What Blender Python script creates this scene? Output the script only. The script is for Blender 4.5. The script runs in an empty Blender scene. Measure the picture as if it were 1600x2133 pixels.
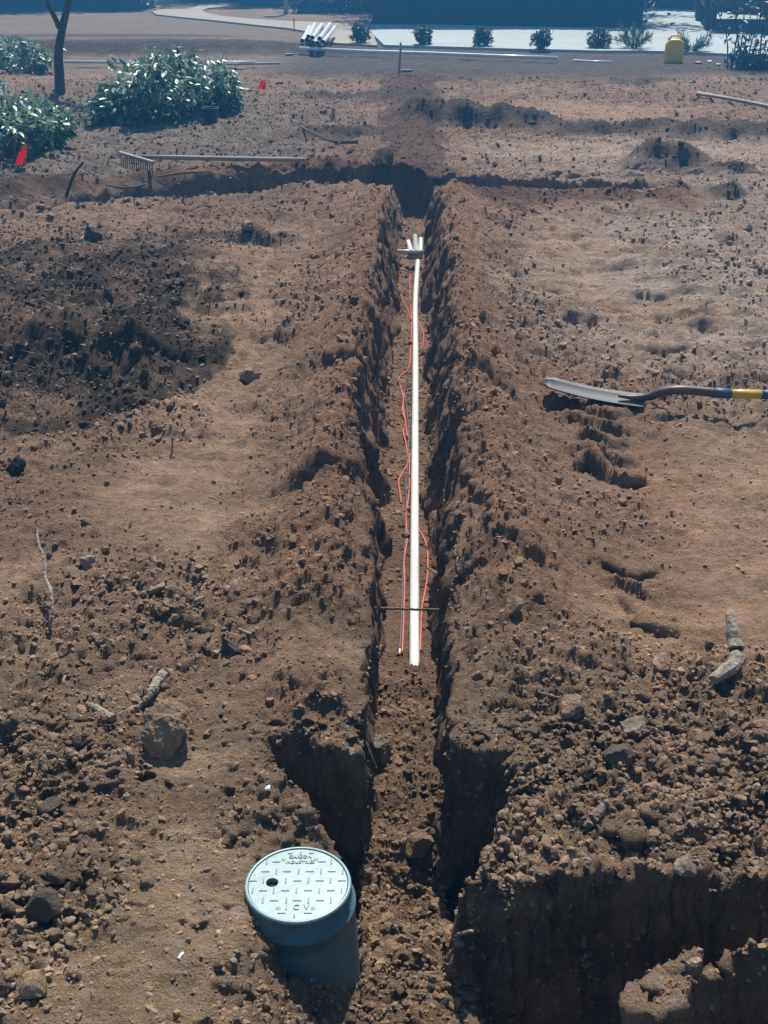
import bpy, math, random
import numpy as np
from mathutils import Vector, Matrix

random.seed(7)
RNG = np.random.default_rng(11)
sc = bpy.context.scene
COL = sc.collection
R = math.radians

# ------------------------------------------------------------------ camera, sky, sun, exposure
EYE = np.array([0.0, 0.0, 1.7])
FOCAL_PX = 2450.0                      # for a frame 1600 x 2133
PITCH, YAW = R(25.85), R(1.305)
cam_d = bpy.data.cameras.new('camera')
cam = bpy.data.objects.new('camera', cam_d)
COL.objects.link(cam)
cam.location = EYE
cam.rotation_euler = (math.pi / 2 - PITCH, 0, YAW)
cam_d.sensor_fit = 'VERTICAL'
cam_d.sensor_height = 24.0
cam_d.lens = 24.0 * FOCAL_PX / 2133.0
cam_d.clip_start = 0.05
cam_d.clip_end = 2000
sc.camera = cam

SUN_EL, SUN_AZ = R(57), R(5)           # azimuth from +Y towards +X
world = bpy.data.worlds.new('World')
sc.world = world
world.use_nodes = True
wn = world.node_tree
wn.nodes.clear()
sky = wn.nodes.new('ShaderNodeTexSky')
sky.sky_type = 'NISHITA'
sky.sun_disc = False
sky.sun_elevation = SUN_EL
sky.sun_rotation = SUN_AZ
bg = wn.nodes.new('ShaderNodeBackground')
bg.inputs['Strength'].default_value = 0.06
wo = wn.nodes.new('ShaderNodeOutputWorld')
wn.links.new(sky.outputs[0], bg.inputs[0])
wn.links.new(bg.outputs[0], wo.inputs[0])
sun_d = bpy.data.lights.new('sun', 'SUN')
sun_d.energy = 4.3
sun_d.angle = R(0.5)
sun_d.color = (1.0, 0.93, 0.84)
sun = bpy.data.objects.new('sun', sun_d)
COL.objects.link(sun)
to_sun = Vector((math.sin(SUN_AZ) * math.cos(SUN_EL), math.cos(SUN_AZ) * math.cos(SUN_EL), math.sin(SUN_EL)))
sun.rotation_euler = to_sun.to_track_quat('Z', 'Y').to_euler()
sun.location = to_sun * 30
sc.view_settings.view_transform = 'Standard'
sc.view_settings.look = 'None'
sc.view_settings.exposure = 0.92
sc.view_settings.gamma = 1.0

# ------------------------------------------------------------------ picture point -> place on the land
_fw = np.array([-math.sin(YAW) * math.cos(PITCH), math.cos(YAW) * math.cos(PITCH), -math.sin(PITCH)])
_rt = np.array([math.cos(YAW), math.sin(YAW), 0.0])
_up = np.cross(_rt, _fw)


def at(px, py, z=0.0):
    d = _fw * FOCAL_PX + _rt * (px - 800) - _up * (py - 1066.5)
    return EYE + d * ((z - EYE[2]) / d[2])


# ------------------------------------------------------------------ noise
def _hash(ix, iy, seed):
    h = (ix.astype(np.int64) * 374761393 + iy.astype(np.int64) * 668265263 + seed * 974634777) & 0xFFFFFFFF
    h = ((h ^ (h >> 13)) * 1274126177) & 0xFFFFFFFF
    h = ((h ^ (h >> 16)) * 2246822519) & 0xFFFFFFFF
    return ((h ^ (h >> 15)) & 0xFFFFFF).astype(np.float64) / 16777216.0


def vnoise(x, y, seed=0):
    ix = np.floor(x); iy = np.floor(y)
    fx = x - ix; fy = y - iy
    fx = fx * fx * fx * (fx * (fx * 6 - 15) + 10); fy = fy * fy * fy * (fy * (fy * 6 - 15) + 10)
    a = _hash(ix, iy, seed); b = _hash(ix + 1, iy, seed); c = _hash(ix, iy + 1, seed); d = _hash(ix + 1, iy + 1, seed)
    return (a + (b - a) * fx + (c - a) * fy + (a - b - c + d) * fx * fy) * 2 - 1


def fbm(x, y, seed=0, octaves=3):
    s = 0.0; a = 1.0; t = 0.0
    for o in range(octaves):
        s = s + a * vnoise(x * 2 ** o + 17.3 * o, y * 2 ** o - 9.1 * o, seed + o); t += a; a *= 0.55
    return s / t


def bumps(x, y, cell, seed, fill=0.75):
    """round lumps of uneven size, height 0..1 (lumpy soil)"""
    u = x / cell; v = y / cell
    iu = np.floor(u); iv = np.floor(v)
    best = np.zeros_like(u)
    for di in (-1, 0, 1):
        for dj in (-1, 0, 1):
            ci = iu + di; cj = iv + dj
            r0 = _hash(ci, cj, seed + 2)
            rad = 0.25 + 0.5 * _hash(ci, cj, seed + 3)
            px = ci + 0.15 + 0.7 * _hash(ci, cj, seed); py = cj + 0.15 + 0.7 * _hash(ci, cj, seed + 1)
            d2 = ((u - px) ** 2 + (v - py) ** 2) / (rad * rad)
            h = np.clip(1 - d2, 0, 1) ** 0.72 * rad * (r0 < fill)
            best = np.maximum(best, h)
    return best


def sstep(a, b, x):
    t = np.clip((x - a) / (b - a), 0, 1)
    return t * t * (3 - 2 * t)


def blob(x, y, cx, cy, rx, ry, soft=0.5):
    d = np.sqrt(((x - cx) / rx) ** 2 + ((y - cy) / ry) ** 2)
    return 1 - sstep(1 - soft, 1 + soft, d)


def poly_sd(x, y, pts):
    d = np.full_like(x, 1e9); inside = np.zeros(x.shape, bool)
    n = len(pts)
    for i in range(n):
        ax, ay = pts[i]; bx, by = pts[(i + 1) % n]
        ex, ey = bx - ax, by - ay
        t = np.clip(((x - ax) * ex + (y - ay) * ey) / (ex * ex + ey * ey), 0, 1)
        d = np.minimum(d, (x - ax - t * ex) ** 2 + (y - ay - t * ey) ** 2)
        c = ((ay > y) != (by > y)) & (x < (bx - ax) * (y - ay) / ((by - ay) if by != ay else 1e-9) + ax)
        inside ^= c
    d = np.sqrt(d)
    return np.where(inside, -d, d)


def line_sd(x, y, pts):
    """distance to a polyline and parameter along it"""
    d = np.full_like(x, 1e9); par = np.zeros_like(x); acc = 0.0; side = np.zeros_like(x)
    for (ax, ay), (bx, by) in zip(pts[:-1], pts[1:]):
        ex, ey = bx - ax, by - ay; L = math.hypot(ex, ey)
        t = np.clip(((x - ax) * ex + (y - ay) * ey) / (L * L), 0, 1)
        dd = np.hypot(x - ax - t * ex, y - ay - t * ey)
        m = dd < d
        d = np.where(m, dd, d); par = np.where(m, acc + t * L, par)
        side = np.where(m, np.sign((x - ax) * ey - (y - ay) * ex), side)
        acc += L
    return d, par / acc, side


# ------------------------------------------------------------------ the lie of the land
LEFT_BRANCH = [(-0.1, 9.52), (-1.0, 9.50), (-1.7, 9.18), (-2.3, 8.85), (-3.0, 8.35), (-4.2, 7.9)]
RIGHT_BRANCH = [(0.1, 9.40), (0.95, 9.36), (1.62, 9.24)]
WEDGE = [(-0.29, 2.245), (-0.09, 2.155), (-0.02, 2.14), (-0.02, 1.80), (-0.075, 1.84)]
NOTCH = [(0.02, 2.25), (0.11, 2.245), (0.205, 2.17), (0.185, 2.02), (0.125, 1.86), (0.02, 1.8)]
PIT = [(0.02, 1.80), (0.115, 1.77), (0.20, 1.71), (0.30, 1.74), (0.414, 1.78), (0.52, 1.75), (0.6, 1.765), (0.73, 1.75),
       (1.2, 1.77), (1.9, 1.85), (1.9, 1.62), (1.2, 1.66), (0.72, 1.64), (0.55, 1.59), (0.44, 1.54), (0.36, 1.47), (0.30, 1.40),
       (0.26, 1.33), (0.22, 1.25), (0.15, 1.0), (0.02, 1.0)]

# ground zones: (x, y, rx, ry) in metres
PACKED = [(-0.95, 6.3, 0.30, 1.4), (-0.80, 4.4, 0.25, 0.8), (-0.85, 3.7, 0.22, 0.5), (-0.62, 3.35, 0.2, 0.3), (-0.22, 2.55, 0.10, 0.16),
          (-0.45, 1.75, 0.16, 0.22), (-0.48, 2.16, 0.12, 0.05), (1.0, 7.0, 0.34, 1.0), (1.35, 5.6, 0.5, 0.6), (1.15, 3.3, 0.3, 0.5),
          (1.05, 2.9, 0.25, 0.3), (-1.3, 3.05, 0.3, 0.12), (1.9, 11.0, 1.6, 0.5), (1.4, 13.8, 1.8, 0.8), (-0.55, 1.5, 0.2, 0.15),
          (0.62, 2.75, 0.12, 0.2), (1.25, 3.9, 0.25, 0.5)]
RUBBLE = [(0.75, 2.2, 0.5, 0.45), (0.5, 1.95, 0.35, 0.22), (-0.75, 2.85, 0.35, 0.28), (-0.95, 2.25, 0.32, 0.25), (-0.85, 1.75, 0.25, 0.3),
          (-1.05, 4.25, 0.25, 0.3), (0.45, 2.6, 0.2, 0.25), (-0.3, 3.05, 0.22, 0.4), (0.05, 1.9, 0.12, 0.5), (0.0, 2.6, 0.1, 0.4)]


RIBS = [([tuple(at(px_, py_)[:2]) for px_, py_ in rib], hh_) for rib, hh_ in (
    ([(1172, 871), (1202, 869), (1225, 887), (1255, 899), (1296, 897)], 0.036), ([(1214, 858), (1240, 866), (1277, 874), (1310, 872)], 0.030),
    ([(1195, 912), (1220, 914), (1250, 923), (1277, 929), (1306, 926)], 0.034), ([(1187, 947), (1225, 946), (1255, 959), (1292, 966), (1326, 962)], 0.036),
    ([(1184, 978), (1214, 968), (1240, 976), (1270, 996), (1307, 1004), (1334, 990)], 0.042), ([(1225, 1161), (1262, 1169), (1318, 1191), (1360, 1184)], 0.024),
    ([(1250, 1196), (1300, 1221), (1350, 1244)], 0.024), ([(1282, 1242), (1330, 1266), (1385, 1290)], 0.024), ([(1322, 1292), (1368, 1308), (1412, 1315)], 0.022),
    ([(1120, 596), (1170, 604), (1215, 602)], 0.022), ([(1125, 628), (1180, 638), (1240, 634)], 0.024), ([(1130, 660), (1190, 672), (1260, 668)], 0.024), ([(1140, 690), (1200, 704), (1275, 700)], 0.024),
    ([(1290, 600), (1360, 612), (1440, 606)], 0.020), ([(1330, 650), (1400, 664), (1480, 660)], 0.022), ([(1310, 716), (1390, 730), (1500, 722)], 0.022))]


def trench_x(y):
    return 0.003 + 0.012 * np.sin(y * 0.9 + 0.6) + 0.006 * np.sin(y * 2.3)


def land(x, y):
    """height, albedo and roughness of the soil at (x, y)"""
    x = np.asarray(x, float); y = np.asarray(y, float)
    dist = np.hypot(x, y)
    sp = np.maximum(0.005, 0.0032 * np.maximum(y, 0.3))         # spacing of the grid there
    wx = x + 0.05 * vnoise(x * 3, y * 3, 90); wy = y + 0.05 * vnoise(x * 3, y * 3, 91)
    far = sstep(16.5, 19.5, y)
    z = (0.035 * vnoise(x * 0.5, y * 0.5, 1) + 0.02 * vnoise(x * 1.4, y * 1.4, 2)) * sstep(0.25, 1.2, np.abs(x)) * (1 - 0.7 * far)
    # --- zones
    packed = np.zeros_like(x); rubble = np.zeros_like(x)
    for c in PACKED: packed = np.maximum(packed, blob(wx, wy, *c))
    for c in RUBBLE: rubble = np.maximum(rubble, blob(wx, wy, *c))
    rough = 0.60 + 0.40 * fbm(x * 1.6, y * 1.6, 5)
    rough = np.clip(rough, 0.12, 1)
    rough = rough * (1 - 0.66 * packed) * (1 - rubble) + rubble * 1.0
    # --- colour
    def c3(r, g, b): return np.array([r, g, b])
    n1 = fbm(x * 0.8, y * 0.8, 30)[..., None]; n2 = fbm(x * 3.1, y * 3.1, 34)[..., None]
    col = c3(0.205, 0.147, 0.106) * (1 + 0.16 * n1 + 0.16 * n2)
    tan = c3(0.305, 0.228, 0.162)
    col = col * (1 - 0.6 * packed[..., None]) + tan * 0.6 * packed[..., None]
    silt = (blob(wx, wy, 1.55, 6.3, 0.95, 1.6) * (0.55 + 0.6 * fbm(x * 2.2, y * 2.2, 40)))
    silt = np.clip(silt + 0.5 * blob(wx, wy, 2.6, 10.6, 2.2, 1.2) + 0.4 * blob(wx, wy, 2.4, 8.4, 1.2, 1.2), 0, 1)[..., None]
    col = col * (1 - 0.8 * silt) + c3(0.340, 0.315, 0.285) * 0.8 * silt
    clay = np.clip(blob(wx, wy, 0.75, 4.7, 0.3, 0.3) + blob(wx, wy, 0.85, 3.75, 0.18, 0.4) + 0.8 * blob(wx, wy, 0.72, 3.0, 0.35, 0.4)
                   + 0.6 * blob(wx, wy, 0.9, 2.7, 0.3, 0.3) + 0.5 * blob(wx, wy, 1.25, 3.4, 0.3, 0.5), 0, 1) * (0.6 + 0.5 * fbm(x * 6, y * 6, 44))
    clay = np.clip(clay, 0, 1)[..., None]
    col = col * (1 - 0.55 * clay) + c3(0.30, 0.19, 0.12) * 0.55 * clay
    # grey dead turf behind, left
    turf = np.clip(blob(wx, wy, -3.4, 12.3, 2.6, 3.6) + blob(wx, wy, -2.0, 10.6, 0.9, 0.8), 0, 1)[..., None]
    col = col * (1 - 0.8 * turf) + c3(0.150, 0.140, 0.120) * 0.8 * turf
    old = (sstep(16.5, 19, y) * (1 - 0.6 * sstep(30, 34, y)))[..., None]
    col = col * (1 - 0.6 * old) + c3(0.140, 0.130, 0.105) * 0.6 * old
    bed = (sstep(16.0, 18.0, y + 0.4 * vnoise(x, y, 8)) * sstep(-2.6, -1.4, x) * (1 - sstep(24, 25, y)))[..., None]
    col = col * (1 - 0.85 * bed) + c3(0.066, 0.062, 0.058) * 0.85 * bed
    # dark mass of old sod and topsoil, left
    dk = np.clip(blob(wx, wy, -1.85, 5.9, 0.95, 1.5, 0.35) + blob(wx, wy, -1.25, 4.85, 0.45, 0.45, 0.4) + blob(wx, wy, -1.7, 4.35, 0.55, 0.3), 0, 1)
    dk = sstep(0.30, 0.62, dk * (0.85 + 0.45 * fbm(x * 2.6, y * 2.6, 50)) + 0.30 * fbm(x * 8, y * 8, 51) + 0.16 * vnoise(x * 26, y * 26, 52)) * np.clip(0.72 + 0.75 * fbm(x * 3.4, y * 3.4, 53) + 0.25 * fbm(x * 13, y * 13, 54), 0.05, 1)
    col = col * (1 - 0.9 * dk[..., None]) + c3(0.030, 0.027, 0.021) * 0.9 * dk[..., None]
    rough = np.maximum(rough, 0.62 * dk)
    z = z + 0.10 * blob(x, y, -1.8, 5.6, 1.0, 1.3, 0.8)
    fr = blob(x, y, -1.32, 4.98, 0.42, 0.22, 0.7)
    z = z + 0.17 * fr * sstep(4.50, 4.90, y + 0.10 * vnoise(x * 5, y * 5, 3))
    # --- spoil thrown up on both sides of the trench
    along = sstep(2.25, 3.0, y + 0.08 * vnoise(x * 5, y * 5, 194)) * (1 - sstep(8.45, 9.05, y))
    saw_l = ((y * 2.1 + 0.55 * vnoise(y * 0.9, y * 0 + 3.0, 60)) % 1.0)
    saw_r = ((y * 1.7 + 0.55 * vnoise(y * 0.9, y * 0 + 8.0, 61)) % 1.0)
    lump_l = 0.78 + 0.30 * fbm(y * 1.5, x * 1.2, 62); lump_r = 0.80 + 0.30 * fbm(y * 1.5, x * 1.2 + 9, 63)
    tl = -(x - trench_x(y)) - 0.108 - 0.030 * (1 - saw_l) - 0.02 * vnoise(y * 7, x * 7, 64)
    tr = (x - trench_x(y)) - 0.112 - 0.034 * (1 - saw_r) - 0.02 * vnoise(y * 7, x * 7, 65)
    wl = 0.43 + 0.06 * vnoise(y * 0.8, y * 0, 66); wr = 0.45 + 0.06 * vnoise(y * 0.8, y * 0 + 5, 67)
    pl = np.where(tl < 0.12, sstep(-0.04, 0.14, tl), 1 - sstep(0.10, wl, tl)) * (tl > -0.03)
    pr = np.where(tr < 0.13, sstep(-0.04, 0.16, tr), 1 - sstep(0.11, wr, tr)) * (tr > -0.03)
    hl = 0.190 * lump_l * (0.82 + 0.25 * saw_l); hr = 0.205 * lump_r * (0.82 + 0.25 * saw_r)
    z = z + along * (pl * hl + pr * hr)
    spoil = np.clip(along * np.maximum(pl, pr), 0, 1)
    for cx, cy, rr, hh in ((-0.29, 3.66, 0.13, 0.09), (0.29, 3.08, 0.14, 0.055), (-0.27, 4.75, 0.12, 0.05), (0.30, 4.4, 0.11, 0.05),
                           (-0.42, 3.2, 0.16, 0.05), (-0.25, 2.42, 0.12, 0.03)):
        zz = blob(x, y, cx, cy, rr, rr * 1.3, 0.8) * sstep(cy - rr * 0.9, cy - rr * 0.45, y + 0.03 * vnoise(x * 14, y * 14, 68))
        z = z + hh * zz; spoil = np.maximum(spoil, zz * 0.8)
    # --- spoil of the two side branches
    dl, pa, sd = line_sd(x, y, LEFT_BRANCH)
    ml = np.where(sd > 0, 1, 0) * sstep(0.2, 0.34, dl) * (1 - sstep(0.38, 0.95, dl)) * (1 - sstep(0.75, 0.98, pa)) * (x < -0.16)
    z = z + ml * 0.12 * (0.8 + 0.4 * fbm(x * 2, y * 2, 70))
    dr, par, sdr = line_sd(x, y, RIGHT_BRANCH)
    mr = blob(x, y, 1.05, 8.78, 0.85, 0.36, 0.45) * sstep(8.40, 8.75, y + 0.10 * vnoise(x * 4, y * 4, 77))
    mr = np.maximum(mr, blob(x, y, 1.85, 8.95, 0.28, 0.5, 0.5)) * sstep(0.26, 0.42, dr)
    z = z + mr * 0.055 * (0.8 + 0.5 * fbm(x * 2, y * 2, 71))
    spoil = np.maximum(spoil, np.maximum(ml, mr))
    # backfilled trench running on towards the road
    ridge = np.exp(-((x - 0.04 + 0.01 * (y - 9.5) + 0.06 * vnoise(y * 1.5, x * 0, 78)) / (0.30 + 0.012 * (y - 9.5))) ** 2) * sstep(9.5, 9.9, y) * (1 - sstep(16.5, 18, y))
    z = z + ridge * 0.08; spoil = np.maximum(spoil, 0.85 * ridge)
    strip = (1 - sstep(0.85, 1.08, np.abs(x - 0.04 + 0.01 * (y - 9.5)) / (0.27 + 0.016 * (y - 9.5)) + 0.45 * fbm(x * 7, y * 4, 79) + 0.15 * vnoise(x * 18, y * 14, 82))) * sstep(9.5, 9.8, y) * (1 - sstep(17, 18.5, y))
    side_shade = np.clip(np.maximum(ml, mr) * (0.7 + 0.9 * fbm(x * 3, y * 4, 191)), 0, 1)[..., None]  # mottled dark soil, with near-side shade put into the colour
    sp3 = spoil[..., None]
    col = col * (1 - 0.85 * sp3) + c3(0.205, 0.130, 0.086) * (1 + 0.16 * n2) * 0.85 * sp3
    rough = np.maximum(rough * (1 - spoil), 0.85 * spoil)
    col = col * (1 - 0.50 * strip[..., None]) * (1 - 0.55 * side_shade)
    # --- low heaps further off, their backlit shade put into a dark colour
    heaps = [(0.30, 12.55, 0.42, 0.30, 0.20), (0.75, 12.4, 0.3, 0.2, 0.12), (1.20, 12.35, 0.34, 0.26, 0.19), (2.0, 12.1, 0.8, 0.18, 0.10),
             (3.1, 11.9, 0.8, 0.20, 0.12), (4.4, 11.8, 0.9, 0.22, 0.12), (2.1, 10.0, 0.32, 0.26, 0.17), (2.55, 9.75, 0.25, 0.12, 0.08), (2.35, 9.0, 0.16, 0.12, 0.08),
             (-0.75, 11.9, 0.5, 0.2, 0.06), (-0.1, 14.6, 0.5, 0.3, 0.06), (3.0, 16.6, 0.4, 0.12, 0.05), (-1.1, 7.3, 0.35, 0.12, 0.05), (-0.8, 14.9, 0.6, 0.15, 0.05)]
    for cx, cy, rx, ry, hh in heaps:
        b = blob(wx, wy, cx, cy, rx, ry, 0.6)
        z = z + hh * b * sstep(cy - ry * 1.25, cy + ry * 0.1, y + 0.05 * vnoise(x * 6, y * 6, 72))
        rough = np.maximum(rough * (1 - 0.5 * b), 0.6 * b)
        col = col * (1 - 0.8 * b[..., None]) + c3(0.060, 0.052, 0.044) * 0.8 * b[..., None]
    bank = blob(x, y, -4.5, 21.2, 3.4, 0.5, 0.5) + blob(x, y, -6.0, 25.2, 2.6, 0.5, 0.5)
    z = z + 0.22 * bank * sstep(20.6, 21.0, y); col = col * (1 - 0.5 * np.clip(bank, 0, 1)[..., None])
    # --- caterpillar marks
    for cx, cy, rx, ry, per, k, ta in ((0.78, 4.06, 0.27, 0.46, 0.135, 1.8, 0.050), (0.72, 2.98, 0.30, 0.30, 0.12, -0.6, 0.026), (1.2, 6.3, 0.3, 0.7, 0.13, 0.4, 0.035)):
        m = blob(wx, wy, cx, cy, rx, ry, 0.3)
        z = z - m * 0.012
        rough = rough * (1 - 0.6 * m)
    for rib, hh_ in RIBS:
        d_, p_, s_ = line_sd(x + 0.012 * vnoise(x * 12, y * 12, 195), y + 0.012 * vnoise(x * 10, y * 10, 196), rib)
        g_ = np.exp(-(d_ / np.where(s_ > 0, 0.011, 0.032)) ** 2) * np.clip(4 * p_ * (1 - p_) + 0.25, 0, 1) ** 0.5
        z = z + 1.40 * hh_ * g_ * (0.85 + 0.3 * vnoise(x * 9, y * 9, 197)) - 0.42 * hh_ * np.exp(-((d_ - 0.032) / 0.014) ** 2) * (s_ > 0) * (p_ > 0.02) * (p_ < 0.98)
        rough = rough * (1 - 0.6 * g_)
    # --- ground falling away round the valve box
    sl = sstep(-0.36, -0.07, x + 0.02 * vnoise(x * 9, y * 9, 80)) * (1 - sstep(1.76, 2.0, y)) * sstep(0.7, 1.3, y) * (x < 0.1)
    z = z - 0.235 * sl
    rough = rough * (1 - 0.35 * sl)
    # --- ridge left standing before the pit
    rg = poly_sd(x, y, [(0.28, 1.42), (0.34, 1.49), (0.42, 1.56), (0.55, 1.615), (0.72, 1.665), (1.2, 1.66), (1.9, 1.6), (1.9, 1.2), (0.2, 1.1)])
    fall = sstep(0.075, 0.16, -rg + 0.045 * vnoise(x * 9, y * 9, 81)) * (rg < 0)
    z = z + (0.085 + 0.06 * sstep(0.4, 0.72, x)) * sstep(0.04, -0.05, rg) - 0.26 * fall
    # --- fine relief of lumpy soil
    rough = np.clip(rough * (1 + 0.45 * sstep(3.5, 5, y) * (1 - spoil)), 0, 1)
    amp = rough * (1 - 0.45 * sstep(17, 20, y))
    rel = 0.0
    for cell, a, seed, fl in ((0.30, 0.07, 95, 0.5), (0.17, 0.09, 100, 0.5), (0.085, 0.14, 110, 0.6), (0.042, 0.30, 120, 0.75), (0.024, 0.50, 130, 0.9), (0.013, 0.55, 140, 0.9)):
        w = sstep(1.4, 2.6, cell / sp)
        if np.max(w) <= 0: continue
        rel = rel + w * a * cell * bumps(wx + 0.3 * cell * vnoise(x / cell, y / cell, seed + 9), wy, cell, seed, fl)
    rel = rel * 1.15
    rid = 1 - np.abs(fbm(x * 17 + 0.8 * vnoise(x * 6, y * 6, 148), y * 21, 150, 3)) * 2.2
    zt = z + amp * rel + (0.011 * rid * 1.35 + 0.010 * fbm(x * 38, y * 42, 154, 2) * sstep(0.028, 0.014, sp) + 0.020 * fbm(x * 9, y * 9, 157) + 0.016 * fbm(x * 5, y * 7, 159)) * (0.30 + rough) * (1 - 0.8 * far)
    mid = sstep(3.2, 5.0, y) * (1 - spoil) * (1 - 0.8 * far)
    fl_ = fbm(x * 5 + 0.6 * vnoise(x * 2.2, y * 2.2, 192), y * 11, 193, 4)
    zt = zt + mid * 0.050 * (np.floor(fl_ * 4 + 0.5) / 4 * 0.6 + 0.4 * fl_)
    # drag streaks across the packed ground on the right
    st = blob(wx, wy, 1.5, 5.9, 0.95, 1.5) + 0.6 * blob(wx, wy, 1.2, 3.0, 0.6, 0.7)
    zt = zt + 0.022 * np.clip(st, 0, 1) * fbm(x * 3.5 + 0.5 * vnoise(x * 2, y * 2, 160), y * 20, 161)
    # --- the cuts
    j = 0.012 * vnoise(x * 8, y * 8, 170) + 0.008 * vnoise(x * 21, y * 21, 171) + 0.004 * vnoise(x * 60, y * 60, 172)
    j = j + 0.35 * rel + sstep(2.6, 4.0, y) * (0.010 * vnoise(x * 24, y * 20, 178) + 0.007 * vnoise(x * 60, y * 50, 179))
    frel = rel * 1.2
    floor = -0.35 + 0.012 * fbm(x * 9, y * 9, 173) + 0.0 * y
    fill = (1 - sstep(3.00, 3.16, y))
    floor = floor + fill * (0.055 + 0.03 * fbm(x * 7, y * 5, 174)) - 0.085 * blob(x, y, 0.05, 2.10, 0.10, 0.13) + 0.05 * (1 - sstep(1.8, 2.05, y)) \
        + 0.02 * blob(x, y, 0.0, 2.62, 0.12, 0.14) * sstep(2.55, 2.60, y)
    floor = floor + 0.11 * sstep(8.55, 8.95, y)
    floor = floor + frel * (0.12 + 1.0 * fill + 0.5 * sstep(8.4, 8.7, y))
    ends = np.maximum(y - (9.62 + 0.05 * vnoise(x * 6, y * 6, 175)), -5)
    hw = 0.094 + 0.042 * (1 - sstep(1.75, 2.2, y)) * (x > 0)
    d_main = np.maximum(np.abs(x - trench_x(y)) - hw, ends) + j * 0.8
    ztop = zt
    def cut(zt, d, fl, run):
        t = sstep(0, 1, d / run)
        return np.where(d < run, np.minimum(zt, fl + (ztop - fl) * t), zt), (d < run * 1.1)
    j = j + 0.014 * vnoise(x * 13, y * 13, 181) * (y < 2.4)
    cutmask = np.zeros(x.shape, bool)
    vee = sstep(2.9, 4.2, y) * (1 - 0.5 * sstep(8.6, 9.2, y))
    bite = np.where(x < trench_x(y), saw_l, saw_r)
    d_main = d_main + vee * (0.040 * (bite - 0.5) + 0.030 * vnoise(x * 11, y * 9, 176))
    d_main = np.maximum(d_main, np.abs(x - trench_x(y)) - 0.094 + j * 0.4)
    zt, m = cut(zt, d_main, floor, 0.034 + 0.10 * vee); cutmask |= m
    wid = 0.205 * (1 - 0.62 * sstep(0.25, 0.9, pa)); dep = -0.27 + 0.17 * sstep(0.2, 0.85, pa)
    zt, m = cut(zt, np.where(x < 0.1, dl - wid, 1.0) + 0.35 * j, dep + 0.4 * frel, 0.05); cutmask |= m
    zt, m = cut(zt, np.where(x > -0.1, dr - 0.21, 1.0) + 0.3 * j, -0.30 + 0.3 * frel, 0.065); cutmask |= m
    zt, m = cut(zt, poly_sd(x, y, WEDGE) + j, np.where(x > -0.1, floor, -0.40 + frel), 0.055); cutmask |= m
    zt, m = cut(zt, poly_sd(x, y, NOTCH) + j, np.where(x < 0.105, floor, -0.42 + frel), 0.055); cutmask |= m
    zt, m = cut(zt, poly_sd(x, y, PIT) + 1.0 * j, floor + (-0.58 + frel - floor) * sstep(0.13, 0.19, x), 0.075); cutmask |= m
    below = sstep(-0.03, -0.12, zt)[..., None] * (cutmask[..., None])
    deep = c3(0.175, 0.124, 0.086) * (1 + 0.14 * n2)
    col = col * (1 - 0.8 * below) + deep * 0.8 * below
    # flat strip under the road
    flat = sstep(20.9, 21.6, y + 0.10 * x) * sstep(-2.6, -1.6, x) + sstep(23.5, 25, y)
    zt = zt * (1 - 0.85 * np.clip(flat, 0, 1))
    olive = (1 - sstep(2.2, 3.4, y + 0.3 * vnoise(x * 2, y * 2, 190)))[..., None]
    col = col * (np.array([1.54, 1.37, 1.25]) * (1 - olive) + np.array([1.46, 1.38, 1.22]) * olive)
    return zt, np.clip(col, 0.01, 0.6), np.clip(rough, 0, 1)


def height(x, y):
    return float(land(np.array([x]), np.array([y]))[0][0])


def hit(px, py):
    """where the line of sight of a picture point meets the land"""
    a = at(px, py, 0.35); b = at(px, py, -0.6)
    t = np.linspace(0, 1, 240)
    P = a[None] + (b - a)[None] * t[:, None]
    zz = land(P[:, 0], P[:, 1])[0]
    k = np.argmax(P[:, 2] <= zz)
    return Vector((P[k, 0], P[k, 1], zz[k]))


# ------------------------------------------------------------------ mesh helpers
def link(name, me, mat=None, parent=None):
    o = bpy.data.objects.new(name, me)
    COL.objects.link(o)
    if mat is not None and me is not None:
        me.materials.clear(); me.materials.append(mat)
    if parent is not None: o.parent = parent
    return o


def thing(name, label, cat, loc=(0, 0, 0), rotz=0.0, group=None):
    o = bpy.data.objects.new(name, None)
    COL.objects.link(o)
    o.empty_display_size = 0.1
    o.location = loc; o.rotation_euler = (0, 0, rotz)
    return tag(o, label, cat, group)


def tag(o, label=None, cat=None, group=None, kind=None):
    if label: o['label'] = label
    if cat: o['category'] = cat
    if group: o['group'] = group
    if kind: o['kind'] = kind
    return o


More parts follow.
